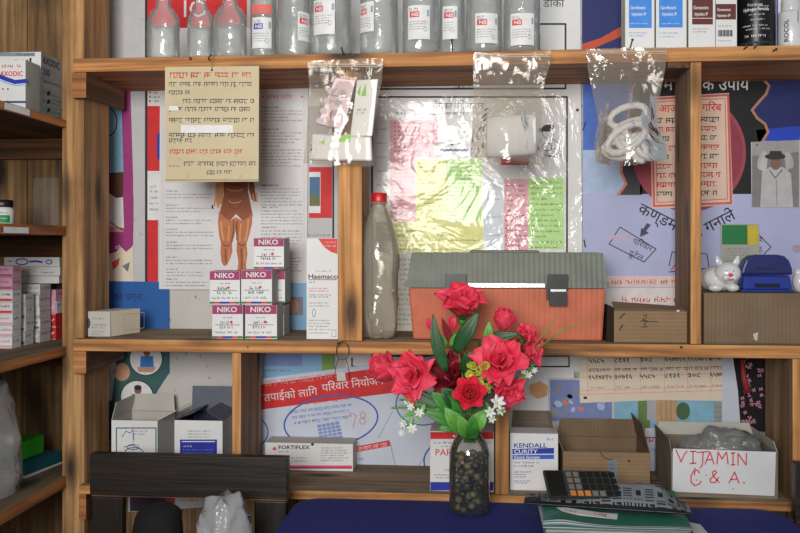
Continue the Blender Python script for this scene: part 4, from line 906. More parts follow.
b = MB(); xm = xx(506); b.tube([(xx(470), Yt+.08, zb_-.0), (xx(472), Yt+.08, zb_+.0018), (xx(540), Yt+.08, zb_+.0018), (xx(542), Yt+.08, zb_)], .003, TOOL_G, 8); b.build('handle', lid)

# small cardboard box with staples
b = MB(); Ys = 1.622; fr = Pl(Ys); sb = empty('small_cardboard_box', 'small brown box with staples and a pen mark, between toolbox and right post', 'box')
x0, x1 = W(614, 320, Ys).x, W(687.3, 320, Ys).x; zt_ = W(650, 311, Ys).z
b.box(x0, x1, Ys, Ys+.075, Z_MID+.0005, zt_, CARD, front=CARD_L)
b.stroke(fr, [(619.5, 318.5), (624.5, 313.5)], 1.4, M(50, 44, 40, 1), 2); b.stroke(fr, [(619.5, 330), (622.5, 325)], 1.4, M(50, 44, 40, 1), 2)
K_ = M(60, 48, 38, 1); b.stroke(fr, [(640.5, 321), (658, 321.8)], .8, K_, 2); b.stroke(fr, [(643, 316), (646.5, 314.5), (646, 318), (642.5, 320), (647.5, 321), (644, 324), (647, 327), (642, 327)], .9, K_, 2)
b.disc(fr, 678, 310.8, 1.6, 1.0, M(220, 220, 220), 2, 8); b.build('box_body', sb, bevel=.0008)
b = MB(); A = W(616, 310.5, Ys); ztp = zt_+.0004
b.hexa([(x0+.002, Ys+.006, ztp), (x1-.002, Ys+.006, ztp), (x1-.002, Ys+.045, ztp+.004), (x0+.002, Ys+.045, ztp+.012), (x0+.002, Ys+.006, ztp+.0016), (x1-.002, Ys+.006, ztp+.0016), (x1-.002, Ys+.045, ztp+.0056), (x0+.002, Ys+.045, ztp+.0136)], CARD); b.build('flap', sb)
b = MB(); xq = x0-.0003; b.hexa([(xq-.011, Ys+.012, Z_MID+.0006), (xq-.0004, Ys+.002, Z_MID+.0006), (xq-.0004, Ys+.075, Z_MID+.0006), (xq-.011, Ys+.072, Z_MID+.0006), (xq-.010, Ys+.012, zt_+.01), (xq-.0004, Ys+.002, zt_+.006), (xq-.0004, Ys+.075, zt_+.006), (xq-.010, Ys+.072, zt_+.01)], M(44, 34, 28, 1.1)); b.build('flap', sb)

# long cardboard box, cat, paper punch
b = MB(); Yl = 1.608; x0, x1 = W(704, 320, Yl).x, W(812, 320, Yl).x; ztl = W(752, 293.3, Yl).z
b.box(x0, x1, Yl, Yl+.15, Z_MID+.0005, ztl, CARD); fr = Pl(Yl)
for i in range(7): b.stroke(fr, [(752+i*3, 296), (752.5+i*3, 340)], .6, M(104, 96, 82, 1.3), 1)
b.stroke(fr, [(716, 295), (715, 343)], .6, M(104, 90, 70, 1.3)); b.poly(fr, [(753, 334), (758, 332), (757, 341), (754, 339)], M(176, 168, 156), 2); b.stroke(fr, [(703, 342.5), (800, 344)], .8, M(80, 66, 50, 1.2), 2)
tag(b.build('cardboard_box', bevel=.001), 'long brown cardboard box under the cat figurine and blue punch', 'box')
cat = empty('cat_figurine', 'white porcelain cat figurine with pink nose on the long cardboard box', 'figurine')
Yk = 1.665; s_ = mpp(722, Yk)
def cp(px, py, dy=0): return W(px, py, Yk)+Vector((0, dy, 0))
b = MB(); zc = ztl
c = cp(720, 281); c.z = zc+.0235; b.ball(c, .028, PORC, 22, 14, (1.18, 1.0, .84)); b.ball((c.x-.012, c.y+.012, zc+.022), .026, PORC, 18, 12, (1.0, 1.1, .82)); b.ball((c.x-.014, c.y-.024, zc+.008), .009, PORC, 12, 8, (1.5, 1.3, .85)); b.ball((c.x+.016, c.y-.022, zc+.008), .009, PORC, 12, 8, (1.3, 1.3, .85)); b.build('body', cat)
b = MB(); hc = cp(724.5, 273, -.020); b.ball(hc, .0215, PORC, 22, 14, (1.08, .9, .95))
b.ball(hc+Vector((-.006, -.0165, -.007)), .0075, PORC, 12, 8, (1.1, .7, .8)); b.ball(hc+Vector((.005, -.0165, -.007)), .0075, PORC, 12, 8, (1.1, .7, .8)); head = b.build('head', cat)
for dx in (-.0135, .0135):
    b = MB(); q = hc+Vector((dx, .001, .015)); b.lathe([(.0075, 0), (.006, .007), (.003, .014), (.0006, .0175)], q, PORC, 14, sy=.55); b.v = [v+Vector(((v.z-q.z)*dx*22, 0, 0)) for v in b.v]; b.build('ear', head)
b = MB(); PN = M(206, 60, 80, 1.4); b.ball(hc+Vector((-.0005, -.0225, -.002)), .0032, PN, 10, 7, (1.3, .7, 1)); b.build('nose', head)
for dx in (-.0065, .006):
    b = MB(); b.ball(hc+Vector((dx, -.0182, .005)), .0011, M(90, 50, 60, 1), 8, 6); b.build('eye', head)
b = MB(); b.tube([hc+Vector((-.006, -.0225, -.0085)), hc+Vector((-.001, -.0235, -.0105)), hc+Vector((.005, -.0225, -.0085))], .0008, PN, 6); b.build('mouth', head)

pu = empty('paper_punch', 'shiny blue two-hole paper punch on the long cardboard box', 'paper punch')
Yp = 1.645; zp = lambda py: W(767, py, Yp).z; xp_ = lambda px: W(px, 275, Yp).x
b = MB(); b.box(xp_(741), xp_(793), Yp-.006, Yp+.05, ztl+.0005, ztl+.005, BLUEP); b.build('base', pu, bevel=.0015)
b = MB()
def arch(u, v):   # front shell
    px = 743+u*50; return Vector((xp_(px), Yp-.002+.012*v*v, ztl+.0055+(zp(275)-ztl-.0055)*v))
xs0, xs1 = xp_(742.5), xp_(793); b.hexa([(xs0, Yp-.003, ztl+.0055), (xs1, Yp-.003, ztl+.0055), (xs1, Yp+.045, ztl+.0055), (xs0, Yp+.045, ztl+.0055), (xs0+.003, Yp+.006, zp(275.5)), (xs1-.003, Yp+.006, zp(275.5)), (xs1-.003, Yp+.04, zp(275.5)), (xs0+.003, Yp+.04, zp(275.5))], BLUEP)
fr = Pl(Yp-.0035); pbody = b.build('body', pu, bevel=.003)
b = MB(); b.box(xp_(755), xp_(779), Yp-.0045, Yp+.002, zp(287), zp(283.5), BLACK); b.build('slot', pbody)
b = MB(); o_ = [(741.5, 275), (742.5, 268), (746, 260), (751, 256), (757, 254.6), (778, 254.6), (785, 256), (790, 261), (792.5, 268), (793.5, 275)]
b.prism([W(px, py, Yp+.002) for px, py in o_][::-1], (0, .032, 0), plastic('dark_blue_enamel', 28, 36, 92, 1.4, .3, coat=.3)); b.rect(Pl(Yp+.0015), 756, 267.6, 776, 269.4, M(14, 20, 52, 1), 1); b.build('lever', pu, bevel=.004)
b = MB(); q = W(799, 282, 1.65); q.z = ztl+.018; b.ball(q, .0185, PORC, 16, 10, (.6, .7, 1)); b.ball(q+Vector((-.001, 0, .016)), .008, PORC, 12, 8); tag(b.build('figurine'), 'pale rounded ornament at the right edge beside the blue punch', 'ornament')

# key ring hanging under the middle post
kr = empty('key_ring', 'wire ring with loops and pale tag hanging from the middle shelf edge', 'key ring')
yk = YF-.009
def loop(cx, cy, rx, ry, a0=0, a1=2*PI, dy=0): return [W(cx+rx*math.cos(a0+(a1-a0)*i/28), cy+ry*math.sin(a0+(a1-a0)*i/28), yk+dy) for i in range(29)]
b = MB(); b.tube(loop(342.5, 351, 6.2, 9), .0008, WIRE, 6, False); b.build('ring', kr)
b = MB(); b.tube([W(339, 358, yk+.0022), W(336, 366, yk+.002), W(334, 380, yk+.002), W(336, 384, yk+.002)], .0007, WIRE, 6); b.tube([W(346, 358, yk+.0022), W(348.5, 368, yk+.002), W(350, 380, yk+.002)], .0007, WIRE, 6); b.build('wire_loop', kr)
b = MB(); b.prism([W(px, py, yk+.0035) for px, py in ((337, 372), (345, 372), (346, 381), (337, 381))], (0, .001, 0), CARTON_G); b.build('tag', kr)

# ------------------------------------------------------------------ lower shelf: open cartons
def opencarton(name, label, cat, px0, px1, yt, Y, depth, mats, fn=None, flaps=(), wall=.0022, kids=None, zb=None):
    """carton with an open top: four thin walls and a base, plus flap parts"""
    zb = Z_LOW if zb is None else zb
    e = empty(name, label, cat); x0, x1 = W(px0, yt, Y).x, W(px1, yt, Y).x; z1 = W((px0+px1)/2, yt, Y).z; z0 = zb+.0004
    out, inn = mats; b = MB(); t = wall
    b.box(x0, x1, Y, Y+t, z0, z1, inn, front=out); b.box(x0, x1, Y+depth-t, Y+depth, z0, z1, inn)
    b.box(x0, x0+t, Y+t, Y+depth-t, z0, z1, inn, left=out); b.box(x1-t, x1, Y+t, Y+depth-t, z0, z1, inn, right=out); b.box(x0+t, x1-t, Y+t, Y+depth-t, z0, z0+t, inn)
    if fn: fn(b, Pl(Y))
    b.build('box_body', e, weld=False)
    for (edge, ln, tilt, m) in flaps:          # tilt: degrees from vertical, outwards
        b = MB(); s_, c_ = math.sin(math.radians(tilt))*ln, math.cos(math.radians(tilt))*ln; zf = z1+.0004
        A, B, o_ = {'front': ((x0, Y), (x1, Y), (0, -1)), 'back': ((x1, Y+depth), (x0, Y+depth), (0, 1)), 'left': ((x0, Y+depth), (x0, Y), (-1, 0)), 'right': ((x1, Y), (x1, Y+depth), (1, 0))}[edge]
        P = [(A[0], A[1], zf), (B[0], B[1], zf), (B[0]+o_[0]*s_-(B[0]-A[0])*.04, B[1]+o_[1]*s_-(B[1]-A[1])*.04, zf+c_), (A[0]+o_[0]*s_+(B[0]-A[0])*.04, A[1]+o_[1]*s_+(B[1]-A[1])*.04, zf+c_)]
        th = (-o_[0]*.0012, -o_[1]*.0012, .0002); b.prism(P, th, m); b.build('flap', e)
    return e, (x0, x1, z0, z1)
def f(b, fr):
    b.frame(fr, 116.5, 428, 156, 470, 1.2, TEAL, 2)
    BL = M(70, 84, 150, 1.3); b.stroke(fr, [(122, 437), (126, 431), (130, 433), (133, 430), (134, 440)], .7, BL); b.scrib(fr, 134, 149, 430, 1.8, M(170, 90, 110), 4); b.scrib(fr, 133, 147, 433, 1.8, BL, 5)
    b.ring(fr, 134, 452, 9, 4.5, .9, BL, 2, 24); b.ring(fr, 133, 447, 6, 2.6, .7, TEAL, 2, 18); b.stroke(fr, [(133, 426), (133.5, 470)], .4, INK_G); b.stroke(fr, [(124, 447), (133, 445), (140, 449)], .8, BL)
opencarton('open_white_box', 'open white box with teal outlined drawing, left end of the lowest shelf', 'box', 111.5, 157.5, 420.5, 1.685, .10, (CARTON, CARTON_G), f,
           [('left', .034, -12, CARTON_G), ('right', .040, 62, CARTON), ('back', .034, 8, CARTON_G)])
def f(b, fr):
    b.rect(fr, 180, 439.5, 217, 470, M(24, 34, 140, 1.4)); b.rect(fr, 182, 441, 215, 442, LBL, 2); b.scrib(fr, 183, 192, 445, 2, LBL, 3, 'l', 2)
    for v in (449, 452, 455): b.scrib(fr, 183, 214, v, 1.4, M(120, 130, 190), v, 'l', 2)
    for v in (430, 433, 436): b.scrib(fr, 188, 211, v, 1.6, INK_G, v)
GR = M(96, 100, 112, 1.3)
opencarton('blue_panel_box', 'white box with deep blue panel and dark printed flap beside the lower left post', 'box', 174.5, 222.5, 420.5, 1.665, .105, (CARTON, M(30, 32, 70, 1.2)), f,
           [('left', .036, -70, GR), ('right', .036, -62, GR), ('back', .05, -8, GR)])
# open cardboard cartons in the middle of the right bay
opencarton('flat_topped_carton', 'greyish open carton with torn flap behind the gauze box', 'box', 513, 557, 441, 1.705, .09, (CARD_G, CARD_G), None, [('back', .04, 5, CARD_G), ('front', .03, 172, CARD_G)])
def f(b, fr):
    b.rect(fr, 608, 460, 617, 483, M(112, 122, 130, 1.3)); b.stroke(fr, [(600, 452), (604, 458), (612, 460)], .8, INK, 2); b.disc(fr, 629, 461, 1.4, 1.2, INK, 2, 8)
    for v in (463, 467, 471): b.scrib(fr, 609, 616, v, 2.6, M(60, 70, 90, 1), v)
opencarton('open_cardboard_carton', 'brown open cardboard carton with raised back flap behind the calculator', 'box', 563, 650, 452, 1.645, .13, (CARD_L, CARD), f, [('left', .052, 22, CARD_G), ('right', .05, -14, CARD), ('back', .035, -4, CARD)])
b = MB()
rv = random.Random(2)
e, (vx0, vx1, vz0, vz1) = opencarton('vitamin_box', 'open box with hand-lettered white paper front at the right end of the lowest shelf', 'box', 671, 778, 452, 1.618, .14, (CARD_G, CARD_G), None, [('left', .02, 8, CARD_G), ('back', .024, 10, CARTON_G), ('right', .02, -16, CARTON_G)])
fr = Pl(1.6172); b = MB(); SH = paper('hand_lettered_sheet', 196, 196, 202, 1.5, .7)
b.prism([fr.pt(u, v) for u, v in ((673, 448.5), (776, 452), (774.5, 496), (672.5, 491.5))], (0, .0006, 0), SH)
RP = M(196, 70, 66, 1.35)
def pen(strokes, ox, oy, s=1.0, w=1.3):
    for st in strokes: b.stroke(fr, [(ox+u*s, oy+v*s) for u, v in st], w, RP, 2)
# VITAMIN
pen([[(0, 0), (3.5, 8), (5, 12), (8, 5), (11, 1)]], 676, 450); pen([[(0, 0), (6, -.2)], [(3, 0), (3, 12)], [(0, 12), (6, 11.5)]], 690, 451.5)
pen([[(0, .5), (12, -.5)], [(6, 0), (5.6, 12), (4, 15)]], 697, 452); pen([[(0, 12), (5, 0), (9, 12)], [(2, 8), (7.4, 7.6)]], 705, 452)
pen([[(0, 12), (1, 0), (5, 7), (9.5, 0), (11, 12)]], 717, 452); pen([[(0, 0), (4, 0)], [(2, 0), (2, 11.5)], [(0, 12), (4, 11.6)]], 731, 453); pen([[(0, 11.5), (0, 0), (8, 11.5), (8.4, -.5)]], 738, 453.5)
pen([[(9, 3), (7, 0), (3, 1), (.5, 6), (.5, 12), (4, 15.5), (9, 14), (10.5, 11)], [(4.5, -2), (4, 5)]], 690.5, 470); pen([[(10, 12), (4, 5), (3.5, 1.5), (6, 0), (7.5, 2), (5, 5), (1, 9), (2, 12), (6, 12), (9.5, 7)]], 709, 470.5)
pen([[(0, 11), (5.5, 0), (10, 11)], [(2, 7.5), (8, 7)]], 729, 472); pen([[(0, 0), (.8, .4)]], 743.5, 482.5, w=1.6)
for u, v in ((706, 475), (697, 480), (722, 458), (733, 489), (700, 468)): b.disc(fr, u, v, .7, .7, M(90, 90, 140), 2, 7)
lb = b.build('paper_front', e, weld=False); lb['label'] = 'white paper lettered VITAMIN C & A. in red pen'
b = MB(); c0 = W(722, 441, 1.688)
for k, (dx, dy, dz, q) in enumerate(((0, 0, -.006, .036), (-.036, .004, -.012, .03), (.034, .006, -.012, .031), (.012, -.010, -.006, .026))):
    b.ball(c0+Vector((dx, dy, dz)), q, film('grey_bag_%d' % k, (.34, .35, .35, 1), .5, 1.3, .2, 30, .9, .3), 22, 14, (1.25, .85, .85), .45, k+3)
tag(b.build('plastic_bag'), 'greyish clear plastic bag bulging out of the hand-lettered box', 'bag')

# ------------------------------------------------------------------ side shelf contents
SG = 'medicine cartons on the left side shelves'
def scarton(label, px0, px1, yt, yb, Y, depth, z, fcol, scol=None, fn=None, name='medicine_carton', group=SG):
    x0, x1 = W(px0, yt, Y).x, min(W(px1, yt, Y).x, XL-.0015); zt_ = W((px0+px1)/2, yt, Y).z
    b = MB(); b.box(x0, x1, Y, min(Y+depth, YW-.0225), z+.0003, zt_, scol or CARTON_G, front=fcol, top=CARTON_G)
    if fn: fn(b, Pl(Y))
    tag(b.build(name, bevel=.0005), label, 'box', group); return zt_
def sidefr(px, Y, z, sc): return Fr((min(W(px, 100, Y).x, XL-.0015), Y, z), (0, 1, 0), (0, 0, -1), sc)
# upper side shelf
z = SZ['a']; Y0 = 1.665
hA = (W(30, 105, Y0).z, W(30, 96, Y0).z, W(30, 87, Y0).z, W(30, 52, Y0).z)
def stack(label, za, zb_, fn=None, fc=CARTON, dep=.10, px0=-12, px1=41, name='medicine_carton'):
    Y = Y0; x0, x1 = W(px0, 80, Y).x, min(W(px1, 80, Y).x, XL-.002); b = MB(); b.box(x0, x1, Y, Y+dep, za+.0003, zb_, CARTON_G, front=fc, right=M(150, 152, 150, 1.4))
    fs = Fr((x1, Y, zb_), (0, 1, 0), (0, 0, -1), .0019)
    if fn: fn(b, Pl(Y), fs)
    tag(b.build(name, bevel=.0005), label, 'box', SG); return zb_
def low(seed):
    def g(b, fr, fs): b.scrib(fs, 4, 44, 1.5, 3.2, TEAL, seed, 'l'); b.poly(fs, [(14, 1), (20, .6), (17, 5), (12, 6)], INK, 2); b.scrib(fs, 24, 48, 6, 2, INK_G, seed+2); b.scrib(fr, 26, 38, 100, 2, INK_G, seed)
    return g
t1 = stack('flat grey-white carton at the bottom of the upper left side stack', z, max(hA[0], z+.016), low(1)); t2 = stack('flat grey-white carton second from the bottom of the upper left side stack', t1, t1+.0165, low(4)); t3 = stack('flat grey-white carton just under the big one on the upper left side shelf', t2, t2+.0165, low(8))
def big(b, fr, fs):
    b.rect(fr, -8, 52.6, 35, 56.3, M(120, 134, 150, 1.3)); b.scrib(fr, 16, 34, 53.2, 2.2, INK_S, 3, 'l', 3); b.rect(fr, 29.5, 58, 31.5, 72, INK, 2)
    b.text(fr, 'TABS', 14, 64, 4.5, RED, 2, bold=.02); b.text(fs, 'AXODIC', 3, 10.5, 7, INK_S, 2, sx=.95, bold=.02); b.text(fs, '200', 4, 22, 7, M(60, 90, 120, 1.2), 2, bold=.02); b.scrib(fs, 6, 44, 26, 3.5, INK_S, 5)
stack('big white carton with dark lettered side on top of the upper left side stack', t3, hA[3], big)
def fb(b, fr):
    b.scrib(fr, 2, 26, 63.5, 4, RED, 3); b.text(fr, 'AXODIC', 0, 76, 4.8, RED, 2, sx=.85, bold=.02)
    wv = [(-14, 74), (-4, 75), (6, 79), (15, 82), (26, 81)]; b.stroke(fr, wv, 4.2, BLUE, 2); b.stroke(fr, [(u, v+3.6) for u, v in wv], 1.4, M(120, 170, 200), 2); b.rect(fr, -14, 86, 8, 104, LBL, 2); b.disc(fr, 3, 89, .9, .9, INK, 3, 7); b.disc(fr, 8, 89, .9, .9, INK, 3, 7); b.rect(fr, -14, 101, 26, 103, M(40, 60, 110), 2)
scarton('white carton with red lettering and blue wave, front of the upper side shelf', -14, 25.5, 60, 105, 1.60, .055, z, CARTON, CARTON_G, fb)
# second side shelf: little bottle and a clear plastic sheet
e = empty('medicine_jar', 'small green-labelled jar with black lid on the second left side shelf', 'jar'); Yj = 1.60; xc = W(3, 210, Yj).x; r_ = 10.5*mpp(3, Yj); zj = SZ['b']
hj = W(3, 200, Yj).z-zj
b = MB(); b.lathe([(r_*.9, .0004), (r_, .002), (r_, hj*.62), (r_*.85, hj*.68), (r_*.8, hj*.72)], (xc, Yj, zj), M(206, 210, 200), 28); fr = Cy(xc, Yj, zj+hj*.60, r_, 0, mpp(3, Yj)); b.rect(fr, -10, 0, 12, 5, LBL, 1, 8); b.rect(fr, -10, 5, 12, 12.5, M(30, 130, 60, 1.4), 1, 8); b.scrib(fr, 0, 9, 1.5, 2, INK, 3, 'l', 3); b.scrib(fr, 0, 9, 7, 2, LBL, 3, 'l', 3); b.build('jar_body', e)
b = MB(); b.lathe([(r_*.92, hj*.725), (r_*.94, hj*.74), (r_*.94, hj*.97), (r_*.85, hj)], (xc, Yj, zj), BLACK, 28, mod=lambda a, q: 1+.015*math.cos(20*a)); b.build('lid', e)
b = MB(); b.grid(lambda u, v: W(34+25*u, 225-47*v, YW-.026)+Vector((0, .002*mnoise.noise(Vector((u*4, v*4, 2)))-.002, 0)), 8, 12, film('thin_clear_sheet', (.6, .6, .58, 1), .16, .5, .25, 20, .4, 0)); b.v = [Vector((min(v.x, XL-.002), v.y, max(v.z, SZ['b']+.0004))) for v in b.v]
tag(b.build('plastic_sheet'), 'clear plastic sheet leaning against the planks on the second left side shelf', 'sheet')
# third side shelf: many small cartons
zc_ = SZ['c']
PKB = M(200, 150, 170, 1.4); WB = CARTON
def striped(c1, seed):
    def g(b, fr, px0, px1, y0, y1):
        h = y1-y0; b.rect(fr, px0+.5, y1-h*.3, px1-.5, y1-h*.1, c1); b.scrib(fr, px0+1, px1-1.5, y0+h*.2, max(1.4, h*.24), c1 if seed % 2 else INK_G, seed)
    return g
def emblem(c1, c2):
    def g(b, fr, px0, px1, y0, y1):
        cx = px0+(px1-px0)*.30; cy = (y0+y1)/2; b.ring(fr, cx, cy, 3.2, 3.4, 1.2, c1, 2, 16); b.disc(fr, cx, cy, 1, 1, INK, 3, 8); b.rect(fr, px0+(px1-px0)*.55, y0+.6, px1, y1-.6, c2, 1)
        b.stroke(fr, [(px0+(px1-px0)*.62, cy-3), (px0+(px1-px0)*.75, cy+1), (px0+(px1-px0)*.9, cy-1)], 1.2, LBL, 3)
    return g
seqs = [
 # px0, px1, Y, depth, [(height px, print, label colour words)]
 (37, 56, 1.73, .05, [(13, emblem(M(70, 130, 90), RED), 'white and red carton with green ring, bottom of the back column'), (13, emblem(TEAL, RED), 'white and red carton with teal ring, above the bottom one'), (12.5, emblem(REDT, PKB), 'white and pink carton with red ring'), (11.5, striped(PKB, 3), 'pink-striped carton on top of the ring-marked ones')]),
 (22, 40, 1.675, .045, [(13, emblem(M(90, 120, 90), CARTON_G), 'grey-white carton with dark ring, bottom of the third column'), (11, striped(INK_G, 4), 'dull cream carton second up in the third column'), (11.5, striped(M(160, 150, 120), 6), 'cream carton third up in the third column'), (12, striped(M(190, 180, 160), 8), 'beige carton near the top of the third column'), (11, striped(CARTON_G, 9), 'plain white carton topping the third column')]),
 (9, 25, 1.625, .036, [(14, striped(M(60, 90, 150), 5), 'white carton with blue print, bottom of the second column'), (12.5, striped(M(90, 110, 150), 7), 'grey-blue carton second up in the second column'), (13, striped(INK_G, 2), 'grey carton third up in the second column'), (12, striped(CARTON_G, 12), 'pale grey carton fourth up in the second column')]),
 (-10, 12.5, 1.575, .034, [(11.5, striped(PKB, 1), 'pink-striped white carton, bottom of the nearest column'), (11.5, striped(PKB, 3), 'pink-striped white carton, second up in the nearest column'), (11.5, striped(PKB, 5), 'pink-striped white carton, third up in the nearest column'), (12, striped(REDT, 8), 'white carton with red print, fourth up in nearest column'), (12, striped(REDT, 10), 'white carton with red print, fifth up in the nearest column'), (12.5, striped(M(150, 80, 120), 11), 'pink-topped carton sixth up in the nearest column'), (12, striped(M(150, 80, 120), 13), 'pink carton at the top of the nearest column')]),
]
tops = []
for px0, px1, Y, dep, items in seqs:
    z = zc_
    for (h, fn, lab) in items:
        hz = h*mpp((px0+px1)/2, Y); x0, x1 = W(px0, 300, Y).x, min(W(px1, 300, Y).x, XL-.002); j = random.Random(h*px0+len(lab)); dx = j.uniform(-.002, 0)
        pk = ('pink' in lab and ('topp' in lab or 'top of' in lab))
        b = MB(); b.box(x0+dx, x1+dx, Y+j.uniform(0, .003), Y+dep, z+.0003, z+hz, CARTON_G, front=(PKB if pk else CARTON), right=(RED if 'red carton' in lab else PKB if pk else CARTON)); fs = Fr((x1+dx, Y+.003, z+hz), (0, 1, 0), (0, 0, -1), .0018); b.scrib(fs, 2, dep/.0018-4, 2.5, 3.4, (INK_G, REDT, TEAL, M(150, 80, 120))[j.randrange(4)], int(h*9)+len(lab))
        fr = Pl(Y-.0002); a = HZ-(z+hz-CZ)*FPX/(mpp((px0+px1)/2, Y)*FPX); c = a+h
        fn(b, fr, px0+.3, min(px1, 60)-.3, a, c); tag(b.build('medicine_carton', bevel=.0004), lab+' on left shelf', 'box', SG); z += hz
    tops.append(z)
def longc(label, px0, px1, Y, z, h, dep, fn=None):
    hz = h*mpp(35, Y); b = MB(); x0, x1 = W(px0, 300, Y).x, min(W(px1, 300, Y).x, XL-.002); b.box(x0, x1, Y, Y+dep, z+.0003, z+hz, CARTON_G, front=CARTON); fr = Pl(Y); a = HZ-(z+hz-CZ)/mpp(35, Y)
    if fn: fn(b, fr, a, h)
    tag(b.build('long_carton', bevel=.0005), label, 'box', SG); return z+hz
zt0 = max(tops[0], tops[1])+.0004
l0 = longc('plain white carton below the two long ones on the third left side shelf', 21, 59, 1.70, zt0, 8, .075)
l1 = longc('long white carton lying second from the top on the third left side shelf', 8, 60, 1.69, l0, 9, .085, lambda b, fr, a, h: (b.scrib(fr, 14, 24, a+3, 2, INK_G, 3), b.scrib(fr, 40, 56, a+5, 1.5, INK_G, 4)))
longc('long white carton with blue loop drawing, topmost on the third left side shelf', 4, 59.5, 1.692, l1, 9.5, .08, lambda b, fr, a, h: (b.ring(fr, 22, a+4.6, 6, 2.9, 1.1, BLUE, 2, 20), b.stroke(fr, [(30, a+4.6), (36, a+4), (42, a+5)], 1.8, BLUE), b.ring(fr, 49, a+4.8, 3, 2, .9, BLUE, 2, 16), b.scrib(fr, 8, 14, a+3, 1.8, INK_G, 5)))
# lowest side shelf: soap box, teal pack, white pad, clear bag
zd = SZ['d']
def rotbox(name, label, cat, c, w, d, h, ang, z, m, fn=None, front=None):
    ca, sa = math.cos(ang), math.sin(ang); P = [(c[0]+u*ca-v*sa, c[1]+u*sa+v*ca, z) for u, v in ((-w/2, -d/2), (w/2, -d/2), (w/2, d/2), (-w/2, d/2))]; P = P+[(p[0], p[1], z+h) for p in P]
    b = MB(); b.hexa(P, m, front=front)
    if fn: fn(b, Fr(P[4], Vector(P[1])-Vector(P[0]), (0, 0, -1)))
    return tag(b.build(name, bevel=.0012), label, cat)
c = W(30, 460, 1.64); cx = c.x-.005
rotbox('white_pad', 'thin white pad at the bottom of the small pile on the lowest left side shelf', 'pad', (cx, 1.655), .06, .12, .004, -.12, zd+.0005, LBL)
rotbox('teal_pack', 'dark teal packet under the green box on the lowest left side shelf', 'packet', (cx-.002, 1.655), .058, .11, .022, -.18, zd+.005, M(20, 84, 92, 1.3))
rotbox('green_box', 'bright green small box on top of the teal packet, lower left corner', 'box', (cx-.014, 1.65), .04, .075, .034, -.10, zd+.0278, M(52, 176, 40, 1.4))
b = MB()
def bagf(u, v):
    a = 2*PI*u; R_ = .062*(1-.45*v**2.2)*(1+.22*mnoise.noise(Vector((math.cos(a)*1.6, math.sin(a)*1.6, v*4)))); return Vector((W(-3, 440, 1.49).x-.012+R_*math.cos(a)*.75, 1.49+R_*math.sin(a), zd+.0008+.19*v+.006*mnoise.noise(Vector((a, v*6, 3)))*min(1, v*5)))
b.grid(bagf, 30, 26, F_BAG2); tag(b.build('clear_bag'), 'crumpled clear plastic bag at the left edge of the lowest side shelf', 'bag')

# ------------------------------------------------------------------ table and cloth
tbl = empty('table', 'table under the blue cloth', 'table')
tx0 = W(294, 503, 1.53).x; tx1 = W(784, 505, 1.55).x; ty0, ty1 = .95, 1.572
b = MB(); b.box(tx0+.022, tx1-.022, ty0+.022, ty1-.022, .722, Z_TABLE-.003, W_DARK); b.build('tabletop', tbl)
for lx, ly in ((tx0+.04, ty0+.04), (tx1-.04, ty0+.04), (tx0+.04, ty1-.04), (tx1-.04, ty1-.04)):
    b = MB(); b.box(lx-.02, lx+.02, ly-.02, ly+.02, .0005, .7215, W_DARK_Z); b.build('leg', tbl, bevel=.003)
def clothmat():
    m, t, p = newmat('blue_table_cloth'); v = texco(t, (1, 1, 1)); f_ = noise(t, v, 320, 2); f2 = noise(t, v, 6, 4)
    cc = mixc(t, .4, ramp(t, f_, [(.3, rgb(14, 20, 78, 1.5)), (.7, rgb(26, 36, 112, 1.5))]), ramp(t, f2, [(.3, rgb(16, 22, 82, 1.5)), (.7, rgb(22, 32, 104, 1.5))]))
    t.links.new(cc, p.inputs['Base Color']); p.inputs['Roughness'].default_value = .9; p.inputs['Sheen Weight'].default_value = .0
    t.links.new(bump(t, f2, .4, .01), p.inputs['Normal']); return m
CL = clothmat(); b = MB()
def rr_outline(x0, x1, y0, y1, r, n=8):
    P = []
    for cx_, cy_, a0 in ((x1-r, y1-r, 0), (x0+r, y1-r, PI/2), (x0+r, y0+r, PI), (x1-r, y0+r, 1.5*PI)):
        P += [(cx_+r*math.cos(a0+PI/2*i/n), cy_+r*math.sin(a0+PI/2*i/n)) for i in range(n+1)]
    return P
rings = []
for (off, z, rc) in ((-.02, Z_TABLE, .035), (-.004, Z_TABLE, .045), (.0, Z_TABLE-.002, .047), (.0025, Z_TABLE-.009, .048), (.003, Z_TABLE-.09, .05), (.005, Z_TABLE-.24, .052)):
    o_ = rr_outline(tx0-off, tx1+off, ty0-off, ty1+off, rc); n = len(o_); rings.append([Vector((x+(.0022*math.sin(i*2.1) if z < Z_TABLE-.05 else 0), y+(.002*math.sin(i*1.7+1) if z < Z_TABLE-.05 else 0), z)) for i, (x, y) in enumerate(o_)])
n = len(rings[0]); vs_ = [p for R_ in rings for p in R_]; fs = [(k*n+i, k*n+(i+1) % n, (k+1)*n+(i+1) % n, (k+1)*n+i) for k in range(len(rings)-1) for i in range(n)]; fs.append(tuple(range(n))[::-1])
b.mesh(vs_, fs, CL, True); tag(b.build('table_cloth'), 'plain dark blue cloth covering the table in front of the shelves', 'tablecloth')

